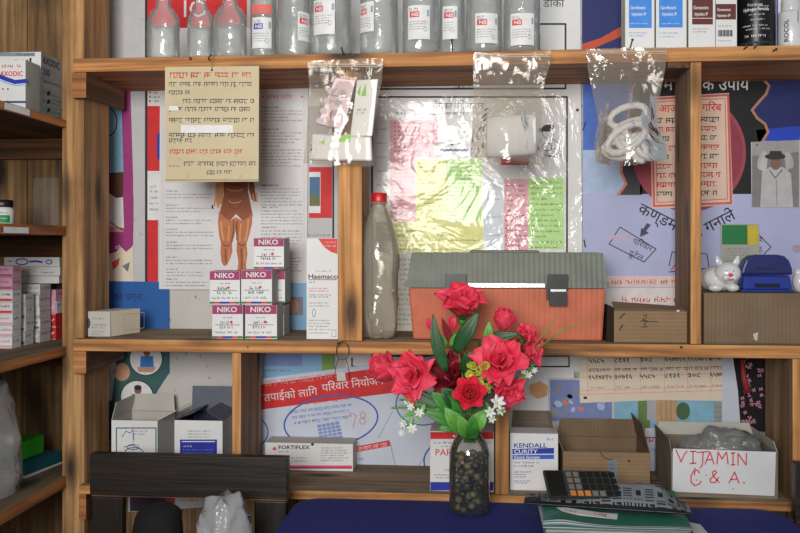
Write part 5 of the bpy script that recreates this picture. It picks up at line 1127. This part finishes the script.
# ------------------------------------------------------------------ dark wooden chairs
def chair(label, px0, px1, py_top, py_bot, Y, inner0, inner1):
    e = empty('wooden_chair', label, 'chair', 'dark wooden chairs by the table'); x0, x1 = W(px0, 480, Y).x, W(px1, 480, Y).x; zt_, zb_ = W((px0+px1)/2, py_top, Y).z, W((px0+px1)/2, py_bot, Y).z; xi0, xi1 = W(inner0, 480, Y).x, W(inner1, 480, Y).x
    b = MB(); b.box(x0, x1, Y-.022, Y, zb_, zt_, W_DARK); b.box(x0+.002, x1-.002, Y-.020, Y-.002, zb_-.003, zb_-.0002, W_CLEAT_X); b.build('top_rail', e, bevel=.002)
    for a, c in ((x0+.002, xi0), (xi1, x1-.002)):
        b = MB(); b.box(a, c, Y-.02, Y-.001, .0005, zb_-.0036, W_DARK_Z); b.build('back_leg', e, bevel=.002)
        b = MB(); b.box(a, c, Y-.40, Y-.38, .0005, .4195, W_DARK_Z); b.build('front_leg', e, bevel=.002)
    b = MB(); b.box(x0, x1, Y-.41, Y-.0215, .42, .45, W_DARK); b.build('seat', e, bevel=.004)
    b = MB(); b.box(xi0+.0005, xi1-.0005, Y-.018, Y-.004, .56, .60, W_DARK); b.build('lower_rail', e, bevel=.002)
    return e
chair('dark wooden chair with a wide top rail, left of the blue table', 95, 290, 453, 494, 1.528, 127, 257)
chair('dark wooden chair only its edge showing, right of the blue table', 791, 960, 462, 520, 1.55, 806, 940)
BK = paper('black_bag_cloth', 18, 17, 19, 1.0, .9)
b = MB()
def lump(c, rx, ry, h, seed, nz, m, name, label, cat, z0, n=26):
    b = MB()
    def fn(u, v):
        a = 2*PI*u; t_ = v*PI/2; rad = math.cos(t_)**.32 if v < 1 else 0; q = Vector((math.cos(a)*1.4*rad+seed, math.sin(a)*1.4*rad, v*2.2)); k = 1+nz*mnoise.noise(q)+nz*.5*mnoise.noise(q*2.7)+(nz*.45*(abs(mnoise.noise(q*3.3+Vector((5, 1, 2))))*2-.6) if nz > .25 else 0)
        return Vector((c[0]+rx*rad*math.cos(a)*k, c[1]+ry*rad*math.sin(a)*k, z0+h*math.sin(t_)*(1+.12*nz*mnoise.noise(q*2))))
    b.grid(fn, n, 18, m); return tag(b.build(name), label, cat)
cL = W(160, 510, 1.43); hb = W(160, 505, 1.43).z-.4505
lump((cL.x-.003, 1.43), .051, .05, hb, 1.3, .16, BK, 'black_bag', 'slumped black cloth bag on the left chair', 'bag', .4505)
cR = W(221, 510, 1.42); hb = W(219, 496, 1.42).z-.4505
lump((cR.x+.008, 1.415),   .047, .055, hb, 4.2,   .38, F_CRUMP, 'plastic_bag', 'crumpled white plastic bag beside the black bag on the left chair', 'bag', .4505, 40)

# ------------------------------------------------------------------ glass jar of pebbles
jar = empty('glass_jar', 'clear glass jar of pebbles holding the red flowers on the blue table', 'jar')
Yv = 1.512; vc = W(469.5, 500, Yv); vz = Z_TABLE+.0006; s_ = mpp(470, Yv); R = 20.3*s_
zv = lambda py: W(470, py, Yv).z-vz
pr = [(R*.80, 0), (R*.96, .002), (R, .007), (R, zv(470)), (R, zv(455)), (R*.95, zv(448)), (R*.80, zv(441)), (R*.64, zv(436)), (R*.56, zv(432)), (R*.56, zv(427)), (R*.62, zv(426)), (R*.62, zv(424))]
b = MB(); b.lathe(pr, (vc.x, Yv, vz), F_GLASS, 40, closed_ends=False); b.build('jar_body', jar)
PB = [plastic('pebble_'+n_, *c_, 1.4, .5) for n_, c_ in (('olive', (62, 62, 44)), ('grey', (88, 86, 70)), ('dark', (34, 38, 32)), ('tan', (100, 92, 66)), ('slate', (46, 52, 46)))]
r = random.Random(11); pts = []; tries = 0; ztop = zv(450)-.008
while len(pts) < 120 and tries < 30000:
    tries += 1; a = r.uniform(0, 2*PI); rad = (R-.0112)*(1 if r.random() < .7 else math.sqrt(r.random())); z = .0082+r.random()*(ztop-.0082); p = Vector((rad*math.cos(a), rad*math.sin(a), z))
    if all((p-q).length > .0137 for q in pts): pts.append(p)
pm = []
for k in range(10):
    b = MB(); b.ball((0, 0, 0), .0071, PB[k % 5], 14, 9, (1, .93, .84), .3, k); o = b.build('pebble'); pm.append(o)
used = set()
for i, p in enumerate(sorted(pts, key=lambda p: p.z)):
    k = i % 10; o = pm[k] if k not in used else pm[k].copy()
    if k in used: COL.objects.link(o)
    used.add(k); o.location = (vc.x+p.x, Yv+p.y, vz+p.z); o.rotation_euler = (r.uniform(0, .5), r.uniform(0, .5), r.uniform(0, 6)); o['placed'] = 1
    tag(o, 'rounded dull pebble packed inside the clear glass jar', 'pebble', 'pebbles in the glass jar')

# ------------------------------------------------------------------ flowers in the jar
def petalmat(name, c0, c1, rough=.55, k=1.5):
    m, t, p = newmat(name); v = texco(t, (1, 1, 1)); f_ = noise(t, v, 45, 4, .5); f2 = noise(t, v, 260, 2)
    cc = mixc(t, .25, ramp(t, f_, [(.28, rgb(*c0, k)), (.72, rgb(*c1, k))]), ramp(t, f2, [(.3, rgb(*c0, k)), (.7, rgb(*c1, k))]))
    t.links.new(cc, p.inputs['Base Color']); p.inputs['Roughness'].default_value = rough; p.inputs['Subsurface Weight'].default_value = 0
    t.links.new(bump(t, f2, .25, .001), p.inputs['Normal']); return m
P_RED = petalmat('red_silk_petal', (206, 22, 50), (240, 74, 98)); P_ROSE = petalmat('rose_silk_petal', (190, 14, 38), (230, 56, 76)); P_DARK = petalmat('burgundy_petal', (92, 6, 22), (128, 14, 34))
P_YG = petalmat('yellow_green_petal', (136, 140, 44), (186, 184, 84)); P_WH = petalmat('white_petal', (196, 200, 190), (228, 230, 222), k=1.4)
L_GR = petalmat('green_leaf', (26, 84, 24), (66, 138, 48), .45, 1.4); L_DK = petalmat('dark_green_leaf', (20, 56, 26), (40, 86, 44), .45, 1.4); L_LT = petalmat('light_green_leaf', (60, 120, 40), (104, 164, 70), .45, 1.4); STEM = petalmat('stem_green', (50, 92, 38), (80, 120, 56), .6, 1.3)
YFL = 1.50
NECK = Vector((vc.x, Yv, vz+zv(425)))
FG = 'red flowers in the glass jar'
def basis(ax):
    ax = ax.normalized(); a = ax.cross(Vector((0.2, 0.3, 1))).normalized(); return ax, a, ax.cross(a).normalized()
def petal(b, c, ax, phi, t0, t1, L_, wd, cup, ruf, m, r, n=7, mm=6, tip=.12, base=.0):
    ax, e1, e2 = basis(ax); rad = e1*math.cos(phi)+e2*math.sin(phi); tan = -e1*math.sin(phi)+e2*math.cos(phi)
    rows = []; rr, hh = base, 0.0; sd = r.random()*50
    for i in range(n+1):
        s = i/n; an = t0+(t1-t0)*s**1.4
        if i: rr += math.sin(an)*L_/n; hh += math.cos(an)*L_/n
        w = wd*(math.sin(PI*min(1, .10+.80*s))**.8)*(1 if s < .8 else 1-(s-.8)/.2*(1-tip*3.2))
        row = []
        for j in range(mm+1):
            q = 2*j/mm-1; nzv = ruf*s*mnoise.noise(Vector((q*2.2+sd, s*2.5, sd))); inn = -q*q*cup*w
            row.append(c+ax*(hh-nzv*.6+q*q*cup*w*.35)+rad*(rr+inn*.5+nzv)+tan*(q*w))
        rows.append(row)
    vs_ = [p for R_ in rows for p in R_]; fs = [(i*(mm+1)+j, i*(mm+1)+j+1, (i+1)*(mm+1)+j+1, (i+1)*(mm+1)+j) for i in range(n) for j in range(mm)]; b.mesh(vs_, fs, m, True)
def leaf(parent, p0, p1, wd, m, bow=(0, 0, 0), name='leaf', fold=.25, n=12, tw=0.0):
    b = MB(); p0, p1 = Vector(p0), Vector(p1); bow = Vector(bow); d = (p1-p0).normalized(); view = Vector((0, -1, .25)); sd = d.cross(view).normalized(); nn = sd.cross(d).normalized()
    rows = []
    for i in range(n+1):
        s = i/n; c = p0.lerp(p1, s)+bow*math.sin(PI*s); w = wd*math.sin(PI*(.05+.95*s)**.8)**.9+.0004; ca, sa = math.cos(tw*s), math.sin(tw*s); sv = sd*ca+nn*sa; nv = nn*ca-sd*sa
        rows.append([c-sv*w+nv*w*fold, c-sv*w*.5+nv*w*fold*.3, c, c+sv*w*.5+nv*w*fold*.3, c+sv*w+nv*w*fold])
    vs_ = [p for R_ in rows for p in R_]; fs = [(i*5+j, i*5+j+1, (i+1)*5+j+1, (i+1)*5+j) for i in range(n) for j in range(4)]; b.mesh(vs_, fs, m, True)
    o = b.build(name, parent); q = o.modifiers.new('thickness', 'SOLIDIFY'); q.thickness = .0007; return o
SK = [0]
def stem(parent, c, bow=.0, r=.0016, down=True):
    SK[0] += 1; k = SK[0]; a = k*2.4; base = NECK+Vector((.009*math.cos(a), .009*math.sin(a), -.028 if down else .0)); mid = NECK+Vector((.006*math.cos(a), .006*math.sin(a), .02)); c = Vector(c)
    pts = []
    for i in range(13):
        s = i/12; q1 = base.lerp(mid, min(1, s*3)) if s < .333 else None
        if s < .333: pts.append(base.lerp(mid, s*3))
        else:
            u = (s-.333)/.667; ctl = mid+Vector(((c.x-mid.x)*.35+bow, 0, (c.z-mid.z)*.75)); pts.append(mid.lerp(ctl, u).lerp(ctl.lerp(c, u), u))
    b = MB(); b.tube(pts, r, STEM, 7); return b.build('stem', parent)
def bloom_mesh(kind, c, ax, R_, m, seed):
    r = random.Random(seed); b = MB(); c = Vector(c)
    if kind == 'lily':
        c0 = c-Vector(ax).normalized()*R_*.55; m_ = m
        for k in range(6): petal(b, c0, ax, k*PI/3+r.uniform(-.2, .2), .42+r.uniform(-.1, .1), 1.25+r.uniform(-.2, .35), R_*1.32, R_*.60, .55, R_*.50, m_, r, base=R_*.08, tip=.24)
        for k in range(4): petal(b, c0+Vector(ax).normalized()*R_*.04, ax, k*PI/2+r.uniform(-.4, .4), .15+r.uniform(0, .15), .65+r.uniform(-.1, .3), R_*1.15, R_*.52, .6, R_*.40, m_, r, base=R_*.05, tip=.24)
        for k in range(2): petal(b, c0+Vector(ax).normalized()*R_*.06, ax, k*PI+r.uniform(-.4, .4), .02, .22, R_*1.1, R_*.28, .8, R_*.14, m_, r, base=R_*.03)
    elif kind == 'rose':
        c0 = c-Vector(ax).normalized()*R_*.6
        for (n_, a0, a1, L_, wd, bs) in ((3, -.02, -.12, .95, .30, .10), (4, .06, .02, 1.05, .40, .20), (5, .2, .30, 1.15, .52, .28), (6, .45, .95, 1.2, .58, .32)):
            off = r.random()*6
            for k in range(n_): petal(b, c0, ax, off+k*2*PI/n_+r.uniform(-.12, .12), a0+.12, a1+r.uniform(-.06, .1), R_*L_, R_*wd, .9, R_*.10, m, r, base=R_*bs, tip=.24)
    elif kind == 'tulip':
        c0 = c-Vector(ax).normalized()*R_*.9
        for (n_, a0, a1, L_, wd) in ((3, .5, -.35, 1.75, .62), (4, .75, -.1, 1.8, .66), (3, .85, .35, 1.6, .6)):
            off = r.random()*6
            for k in range(n_): petal(b, c0, ax, off+k*2*PI/n_+r.uniform(-.15, .15), a0, a1+r.uniform(-.1, .15), R_*L_, R_*wd, .7, R_*.18, m, r, base=R_*.03, tip=.22)
    elif kind == 'bud':
        c0 = c-Vector(ax).normalized()*R_
        for k in range(5): petal(b, c0, ax, k*2*PI/5, .6, -.5, R_*2.3, R_*.7, .8, R_*.05, m, r, base=R_*.05, tip=.2)
    return b
def calyx(e, c, ax, R_):
    b = MB(); r = random.Random(3); c0 = Vector(c)-Vector(ax).normalized()*R_*.85
    for k in range(5): petal(b, c0, ax, k*2*PI/5+.3, .5, .95, R_*.8, R_*.16, .3, 0, L_GR, r, n=4, mm=2, base=R_*.04)
    b.ball(c0, R_*.16, L_GR, 10, 7); b.build('calyx', e)
def flower(label, px, py, R_px, kind, ax, m, dy=0.0, bow=0.0, seed=1, cat='flower', grp=FG, name='red_flower', st=True):
    ax = Vector(ax); c = W(px, py, YFL+dy); R_ = R_px*mpp(px, YFL+dy); e = empty(name, label, cat, grp); o = bl = bloom_mesh(kind, c, ax, R_, m, seed).build('bloom', e); q = o.modifiers.new('thickness', 'SOLIDIFY'); q.thickness = .0006
    q = o.modifiers.new('subd', 'SUBSURF'); q.levels = 1; q.render_levels = 1
    calyx(bl, c, ax, R_)
    if st: stem(e, c-Vector(ax).normalized()*R_*.9, bow)
    return e, c, R_
V = Vector
e1, c1, _ = flower('topmost wide open red lily in front of the left toolbox latch', 463, 303, 25.5, 'lily', (.05, -.45, .85), P_RED, .0, 0, 21)
leaf(e1, W(455, 352, 1.495), W(479, 311, 1.485), .0125, L_DK, (0, -.006, 0))
leaf(e1, W(446, 372, 1.48), W(433, 314, 1.475), .0095, L_DK, (-.004, -.004, 0)); leaf(e1, W(478, 345, 1.50), W(520, 334, 1.485), .010, L_DK, (0, -.004, .004))
e2, c2, _ = flower('round red tulip-like bloom just right of the topmost lily', 504, 320, 14.5, 'tulip', (.10, -.35, .9), P_RED, .01, .01, 5)
leaf(e2, W(488, 348, 1.49), W(489, 321, 1.483), .008, L_LT, (0, -.004, 0)); 
e3, c3, _ = flower('red bloom furthest right, below the grass blades', 531, 349, 17, 'lily', (.75, -.55, .1), P_RED, .01, .02, 9)
e3b, _, _ = flower('smaller red bloom just above the furthest right one', 527, 334, 12, 'lily', (.4, -.5, .6), P_RED, .02, .02, 13)
e4, c4, _ = flower('largest red lily, right of the yellow-green cluster', 500, 361, 26, 'lily', (.05, -.85, .45), P_RED, -.03, .02, 17)
e4b, _, _ = flower('red bloom hanging under the largest lily', 509, 390, 18, 'lily', (.35, -.8, -.35), P_RED, -.015, .025, 27)
e5, c5, _ = flower('small tight red rose, lowest, just above the jar neck', 470, 393, 16, 'rose', (.02, -.95, .3), P_ROSE, -.055, 0, 7)
leaf(e5, W(466, 432, 1.475), W(444, 407, 1.455), .014, L_LT, (0, -.01, 0)); leaf(e5, W(470, 430, 1.47), W(488, 408, 1.46), .013, L_LT, (0, -.01, 0)); leaf(e5, W(470, 437, 1.475), W(458, 415, 1.45), .012, L_LT, (0, -.008, 0)); leaf(e5, W(472, 440, 1.475), W(473, 416, 1.448), .010, L_GR, (0, -.008, 0))
e6, c6, _ = flower('big ruffled red lily left of the burgundy bloom', 413, 377, 25, 'lily', (-.35, -.85, .25), P_RED, -.02, -.03, 31)
e7, c7, _ = flower('red bloom furthest left, turned toward the clinic poster', 384, 369, 19, 'tulip', (-.7, -.4, .45), P_RED, .01, -.05, 37)
e8, c8, _ = flower('deep burgundy bloom in the middle of the bunch', 456, 378, 26, 'lily', (0, -.75, .5), P_DARK, .015, 0, 41, name='burgundy_flower')
leaf(e8, W(462, 372, 1.50), W(478, 350, 1.488), .011, L_DK, (0, -.006, .004)); leaf(e8, W(452, 345, 1.51), W(442, 318, 1.50), .006, P_DARK, (0, 0, 0), 'bract')
for k, (x, y, q) in enumerate(((430, 325, 6), (453, 324, 7.5))):
    eb, _, _ = flower(('small red bud, left one under the topmost lily', 'small red bud, right one under the topmost lily')[k], x, y, q, 'bud', ((-.3, -.2, .9), (.1, -.3, .9))[k], P_RED, .005, -.02+k*.02, 51+k, 'bud', 'red buds under the topmost lily', 'red_bud')
    leaf(eb, W(447+k*3, 345, 1.50), W(x+3+k*6, 331, 1.495), .006, L_LT)
# yellow-green cluster
e = empty('yellow_green_sprig', 'yellow-green cluster of small rounded blooms in the middle of the bunch', 'flower'); r = random.Random(6)
for k, (x, y) in enumerate(((473, 366), (484, 366), (479, 373), (471, 376), (487, 377), (480, 383), (488, 388))):
    b = MB(); c = W(x, y, 1.462+.006*r.random()); R_ = 9.5*mpp(x, 1.47)
    for i in range(6): petal(b, c+V((0, .002, 0)), V((r.uniform(-.3, .3), -.8, r.uniform(-.2, .4))), i*PI/3, .6, .2, R_*1.0, R_*.5, .5, 0, P_YG, r, n=4, mm=3, tip=.2)
    b.ball(c, R_*.25, P_YG, 8, 6); o = b.build('bloom', e); o.modifiers.new('t', 'SOLIDIFY').thickness = .0006
stem(e, W(479, 384, 1.475))
# white little sprigs
def white_sprig(label, spots, Y, green):
    e = empty('white_sprig', label, 'flower', 'white flower sprigs at both sides of the jar'); r = random.Random(int(spots[0][0]))
    for (x, y, q) in spots:
        b = MB(); c = W(x, y, Y+r.uniform(-.006, .006)); R_ = q*mpp(x, Y); ax = V((r.uniform(-.4, .4), -.85, r.uniform(-.1, .5)))
        for i in range(6): petal(b, c, ax, i*PI/3+r.uniform(-.1, .1), .9, 1.35, R_, R_*.24, .3, 0, P_WH, r, n=4, mm=2, tip=.1)
        b.ball(c-V((0, R_*.1, 0)), R_*.16, P_YG, 8, 6); o = b.build('bloom', e); o.modifiers.new('t', 'SOLIDIFY').thickness = .0005
    for (x0, y0, x1, y1, w_) in green: leaf(e, W(x0, y0, Y+.006), W(x1, y1, Y-.002), w_, L_LT, fold=.1)
    x, y, q = spots[0]; stem(e, W(x, y, Y+.004), .0, .001); return e
white_sprig('white starry flower sprig hanging low at the right of the red rose', [(497, 403, 9.5), (490, 412, 7), (500, 411, 6), (492, 419, 5)], 1.452, [(492, 416, 486, 402, .003), (496, 416, 505, 409, .0025)])
white_sprig('white flower sprig drooping at the left over the clinic poster', [(411, 407, 5), (419, 413, 6), (404, 424, 5.5), (412, 429, 6.5), (402, 433, 4.5), (407, 402, 4)], 1.462, [(418, 404, 404, 399, .004), (420, 410, 400, 418, .003), (414, 420, 402, 428, .003), (425, 404, 416, 422, .004), (412, 412, 410, 432, .0025)])
white_sprig('small pale sprig behind the right blooms, by the white paper', [(528, 375, 5), (534, 370, 4), (523, 371, 4)], 1.50, [(520, 380, 534, 364, .003), (518, 378, 528, 377, .003)])
# fern and grass
e = empty('fern_spray', 'feathery green fern spray behind the big left lily', 'fern'); r = random.Random(12)
for (x0, y0, x1, y1) in ((440, 410, 402, 400), (440, 404, 408, 392), (436, 412, 394, 408)):
    b = MB(); A, B = W(x0, y0, 1.49), W(x1, y1, 1.475); b.tube([A, (A+B)/2+V((0, 0, .004)), B], .0007, L_GR, 5)
    for i in range(14):
        s = i/13; c = A.lerp(B, s)+V((0, 0, .004*math.sin(PI*s))); d = (B-A).normalized()
        for sg in (-1, 1): q = c+d*.010*(1.1-s*.5)+V((0, -.002, sg*.012*(1.15-s))); b.tube([c, q], [.0011, .0003], L_LT, 4)
    b.build('frond', e)
stem(e, W(440, 408, 1.492), 0, .001)
e = empty('leafy_stem', 'broad green leaves left of the red rose above the jar neck', 'leaves')
for (x0, y0, x1, y1, w_, m) in ((464, 424, 424, 412, .015, L_GR), (462, 420, 430, 392, .014, L_GR), (466, 426, 437, 430, .011, L_GR), (460, 410, 441, 388, .013, L_DK), (474, 424, 500, 415, .009, L_GR), (462, 405, 458, 385, .011, L_DK)):
    leaf(e, W(x0, y0, 1.482), W(x1, y1, 1.466), w_, m, (0, -.006, .005))
stem(e, W(464, 420, 1.484), 0, .0022)
for k, (pts_) in enumerate((((528, 352), (545, 333), (559, 312)), ((533, 352), (560, 332), (592, 318)))):
    b = MB(); b.tube([W(*q, 1.50-.008*i) for i, q in enumerate(pts_)], [.0014, .0011, .0004], L_LT, 6)
    e = empty('grass_blade', ('upright thin grass blade pointing at the right toolbox latch', 'long thin grass blade leaning right along the toolbox base')[k], 'grass blade'); b.build('blade', e); stem(e, W(*pts_[0], 1.50), .02, .001)

# ------------------------------------------------------------------ papers, pouch and calculator on the table
zt0_ = Z_TABLE+.0008
def curled(name, label, cat, u0, u1, v0, v1, z, th, m, edge, bumpf=None, fn=None, nx=20):
    """stack lying on the table: u = photo columns at the front edge, depth range v (world Y)"""
    x0, x1 = u0, u1; b = MB(); r = random.Random(int(u0*1000))
    def top(u, v): return Vector((x0+(x1-x0)*u+.004*math.sin(v*3), v0+(v1-v0)*v, z+th+(bumpf(u, v) if bumpf else 0)))
    b.grid(top, nx, 8, m)
    for k in range(5):      # page edges
        za, zb_ = z+th*k/5, z+th*(k+1)/5-.0006; j = r.uniform(-.002, .002)
        def side_(u, v): p = top(u, 0); return Vector((p.x, v0+j, za+(zb_-za)*v+(bumpf(u, 0) if bumpf else 0)*(k+v)/5))
        b.grid(side_, nx, 1, edge[k % len(edge)], False)
    b.face([Vector((x0, v0, z)), Vector((x1, v0, z)), Vector((x1, v1, z)), Vector((x0, v1, z))][::-1], edge[0])
    for xx_, uu in ((x0, 0), (x1, 1)): b.grid(lambda u, v: Vector((top(uu, u).x, top(uu, u).y, z+(top(uu, u).z-z)*v)), 8, 1, edge[0], False)
    b.grid(lambda u, v: Vector((top(u, 1).x, v1, z+(top(u, 1).z-z)*v)), nx, 1, edge[0], False)
    if fn: fn(b)
    return tag(b.build(name, weld=False), label, cat)
MGR = paper('magazine_cover_green', 40, 104, 86, 1.35, .35); PGE = paper('page_edges', 150, 160, 160, 1.4); PGE2 = paper('page_edges_blue', 104, 130, 138, 1.4); PGE3 = paper('page_edges_pale', 178, 184, 182, 1.4)
mA, mB_ = W(545, 520, 1.40), W(690, 520, 1.40)
ym0, ym1 = 1.372, 1.487
mx0, mx1 = W(543, 520, ym0).x, W(692, 520, ym0).x
def mbump(u, v): return .004*math.exp(-((u-.12)/.12)**2)*(1-v*.5)-.004*u+.001*math.sin(u*9)
o = curled('magazine', 'green-covered magazine with red lettered white strip, uppermost of the pile of papers', 'magazine', mx0, mx1, ym0, ym1, zt0_+.019, .009, MGR, [PGE, MGR, PGE2, PGE3, PGE], mbump)
curled('magazine', 'pale thick-edged magazine at the bottom of the pile of papers', 'magazine', mx0+.004, mx1-.003, ym0-.004, ym1-.003, zt0_, .0175, PGE, [PGE2, PGE, PGE3, PGE2, PGE])
class TopF:
    vd = -1
    def pt(s, u, v, n=0): p = G(u, v, zt0_+.030); uu = (p.x-mx0)/(mx1-mx0); vv = (p.y-ym0)/(ym1-ym0); return Vector((p.x, p.y, zt0_+.0284+mbump(uu, vv)+n*2))
b = MB(); tf = TopF(); b.poly(tf, [(556, 509), (566, 508.2), (600, 510.3), (618, 511), (617, 517), (580, 515.2), (562, 513)], LBL, 2)
b.text(tf, 'STRADOX', 580, 514.6, 3.4, RED, 4, sx=1.2, ang=-.03, bold=.02); b.scrib(tf, 565, 576, 510.5, 2, INK_S, 3, 'l', 4, .04)
o2 = b.build('lettered_strip', o)
# green folder under the pouch, loose sheet
b = MB(); fz = zt0_+.0245; 
gz = zt0_+.0002
b.hexa([(W(622, 500, 1.50).x, 1.507, gz), (W(676, 500, 1.50).x, 1.507, gz), (W(676, 490, 1.55).x, 1.555, gz), (W(620, 490, 1.55).x, 1.555, gz), (W(622, 500, 1.50).x, 1.507, gz+.030), (W(676, 500, 1.50).x, 1.507, gz+.030), (W(676, 490, 1.55).x, 1.555, gz+.031), (W(620, 490, 1.55).x, 1.555, gz+.031)], M(34, 108, 66, 1.35))
tag(b.build('green_notebook', bevel=.002), 'thick green notebook lying behind the patterned pouch', 'notebook')
b = MB(); b.prism([Vector((W(688, 515, 1.45).x, 1.40, zt0_+.001)), Vector((W(713, 527, 1.40).x, 1.385, zt0_+.0002)), Vector((W(700, 505, 1.47).x, 1.468, zt0_+.0004)), Vector((W(689.5, 503, 1.47).x, 1.478, zt0_+.001))], (0, 0, .0006), PAPER_G); b.v = [Vector((max(v.x, mx1+.006), v.y, v.z)) for v in b.v]
tag(b.build('loose_sheet'), 'loose grey sheet corner sticking out right of the magazines', 'sheet')
# patterned pouch
def pouchmat():
    m, t, p = newmat('pouch_cloth'); v = texco(t, (1, 1, 1)); br = N(t, 'ShaderNodeTexVoronoi', distance='MANHATTAN'); br.inputs['Scale'].default_value = 70; t.links.new(v, br.inputs['Vector'])
    c = ramp(t, br.outputs['Distance'], [(.38, rgb(116, 120, 124, 1.2)), (.5, rgb(30, 30, 34, 1.1))]); t.links.new(c, p.inputs['Base Color']); p.inputs['Roughness'].default_value = .85; return m
PM, PBK = M(112, 118, 124, 1.2), M(22, 22, 26, 1.0)
zpch = zt0_+.0338; px0_, px1_ = W(524, 505, 1.44).x, W(694, 512, 1.40).x
def ptop(u, v):
    y = 1.446-.036*u+.060*v; x = px0_+(px1_-px0_)*u+.006*v; ed = min(1, 6*u, 6*(1-u), 5*v+.02, 5*(1-v)+.02); return Vector((x, y, zpch+.0045*ed+.033*v*ed*min(1, max(0, u-.25)*4)*min(1, (1-u)*6)+.0016*mnoise.noise(Vector((u*7, v*4, 2)))*ed))
b = MB(); b.grid(ptop, 40, 14, PM); b.grid(lambda u, v: Vector((ptop(u, 1-v).x, ptop(u, 1-v).y, zpch-.0012+.0008*math.sin(u*20)*min(1, 5*v, 5*(1-v)))), 40, 14, PBK)
class PT:
    vd = -1
    def pt(s, u, v, n=0): p = ptop(u, 1-v); return p+Vector((0, 0, n*2.5+.0002))
pt_ = PT(); r = random.Random(9)
def prect(u0, v0, u1, v1, m, L=1):
    k = max(1, int(abs(u1-u0)*40)); b.rect(pt_, u0, v0, u1, v1, m, L, k)
prect(0.0, .90, 1, 1, PBK, 2); prect(.0, .5, .1, .9, PBK, 2); prect(.0, .0, 1, .04, PBK, 2)
u = .02
while u < .97:
    v = .06
    while v < .84:
        kind = r.randrange(4); w_, h_ = .058, .30
        if kind == 0:
            for k in range(4): prect(u, v+k*h_/4, u+w_*.9, v+k*h_/4+h_*.1, PBK)
        elif kind == 1: prect(u, v, u+w_*.9, v+h_*.12, PBK); prect(u, v, u+w_*.2, v+h_*.85, PBK); prect(u+w_*.4, v+h_*.35, u+w_*.9, v+h_*.5, PBK); prect(u+w_*.7, v+h_*.35, u+w_*.9, v+h_*.9, PBK)
        elif kind == 2:
            for k in range(3): prect(u+k*w_/3, v, u+k*w_/3+w_*.16, v+h_*.85, PBK)
        else: prect(u+w_*.2, v+h_*.2, u+w_*.7, v+h_*.7, PBK)
        v += h_*1.12
    u += w_*1.12
tag(b.build('patterned_pouch', weld=False), 'grey cloth pouch with black geometric pattern under the calculator', 'pouch')
# calculator, propped on the pouch
ca = empty('calculator', 'dark desk calculator with orange keys lying on the patterned pouch', 'calculator')
A = W(553, 507, 1.425); zca = zpch+.0062
U = (W(620, 509, 1.425)-A); U.z = 0; U = Vector((1, .03, .0)).normalized(); Vv = Vector((-.10, .86, .50)).normalized(); Nn = U.cross(Vv).normalized()
o0 = Vector((A.x-.006, 1.444, zca+.003)); wC, hC, tC = .110, .056, .008
P = [o0, o0+U*wC, o0+U*wC+Vv*hC, o0+Vv*hC]; P = P+[q+Nn*tC for q in P]
CB_ = plastic('calculator_body', 52, 54, 50, 1.2, .4)
b = MB(); b.hexa(P, CB_); cbody = b.build('body', ca, bevel=.002)
fr = Fr(P[7]+Nn*.0002, U, -Vv)
def key(u, v, w_, h_, m):
    b = MB(); q = [fr.pt(u, v), fr.pt(u+w_, v), fr.pt(u+w_, v+h_), fr.pt(u, v+h_)]; b.prism(q[::-1], fr.N*.0022, m); b.build('key', cbody, bevel=.0004)
b = MB(); q = [fr.pt(.003, .004), fr.pt(.030, .004), fr.pt(.030, .058), fr.pt(.003, .058)]; b.prism(q[::-1], fr.N*.0012, plastic('dark_display', 26, 30, 30, 1, .2)); b.build('display', cbody)
KB, KG, KO = plastic('black_key', 24, 24, 26, 1, .4), plastic('grey_key', 110, 110, 104, 1.2, .4), plastic('orange_key', 190, 120, 60, 1.3, .4)
for c_ in range(7):
    for r_ in range(4):
        m = KG if c_ < 2 else KB
        if r_ == 3: m = (KO, KO, KO, KG, KG, KB, KB)[c_] if c_ in (0, 1, 2, 3, 4) else KB
        key(.035+c_*.0116, .006+r_*.0138, .0088, .0098, m)

# ------------------------------------------------------------------ give every thing its own base point
bpy.context.view_layer.update()
def base_of(meshes):
    P = [Vector(c) for o in meshes for c in o.bound_box]
    return Vector(((min(p.x for p in P)+max(p.x for p in P))/2, (min(p.y for p in P)+max(p.y for p in P))/2, min(p.z for p in P)))
for o in list(COL.objects):
    if o.parent or o.type not in {'MESH', 'EMPTY'} or 'placed' in o: continue
    if o.get('kind') == 'structure': continue
    if o.type == 'EMPTY':
        kids = [c for c in o.children_recursive if c.type == 'MESH']
        if not kids: continue
        bs = base_of(kids); o.location = bs
        for c in o.children: c.location = -bs
    elif o.type == 'MESH':
        bs = base_of([o]); o.location = bs
        o.data.transform(Matrix.Translation(-bs))
        for c in o.children: c.location = -bs
for o in list(COL.objects):
    if 'placed' in o: del o['placed']
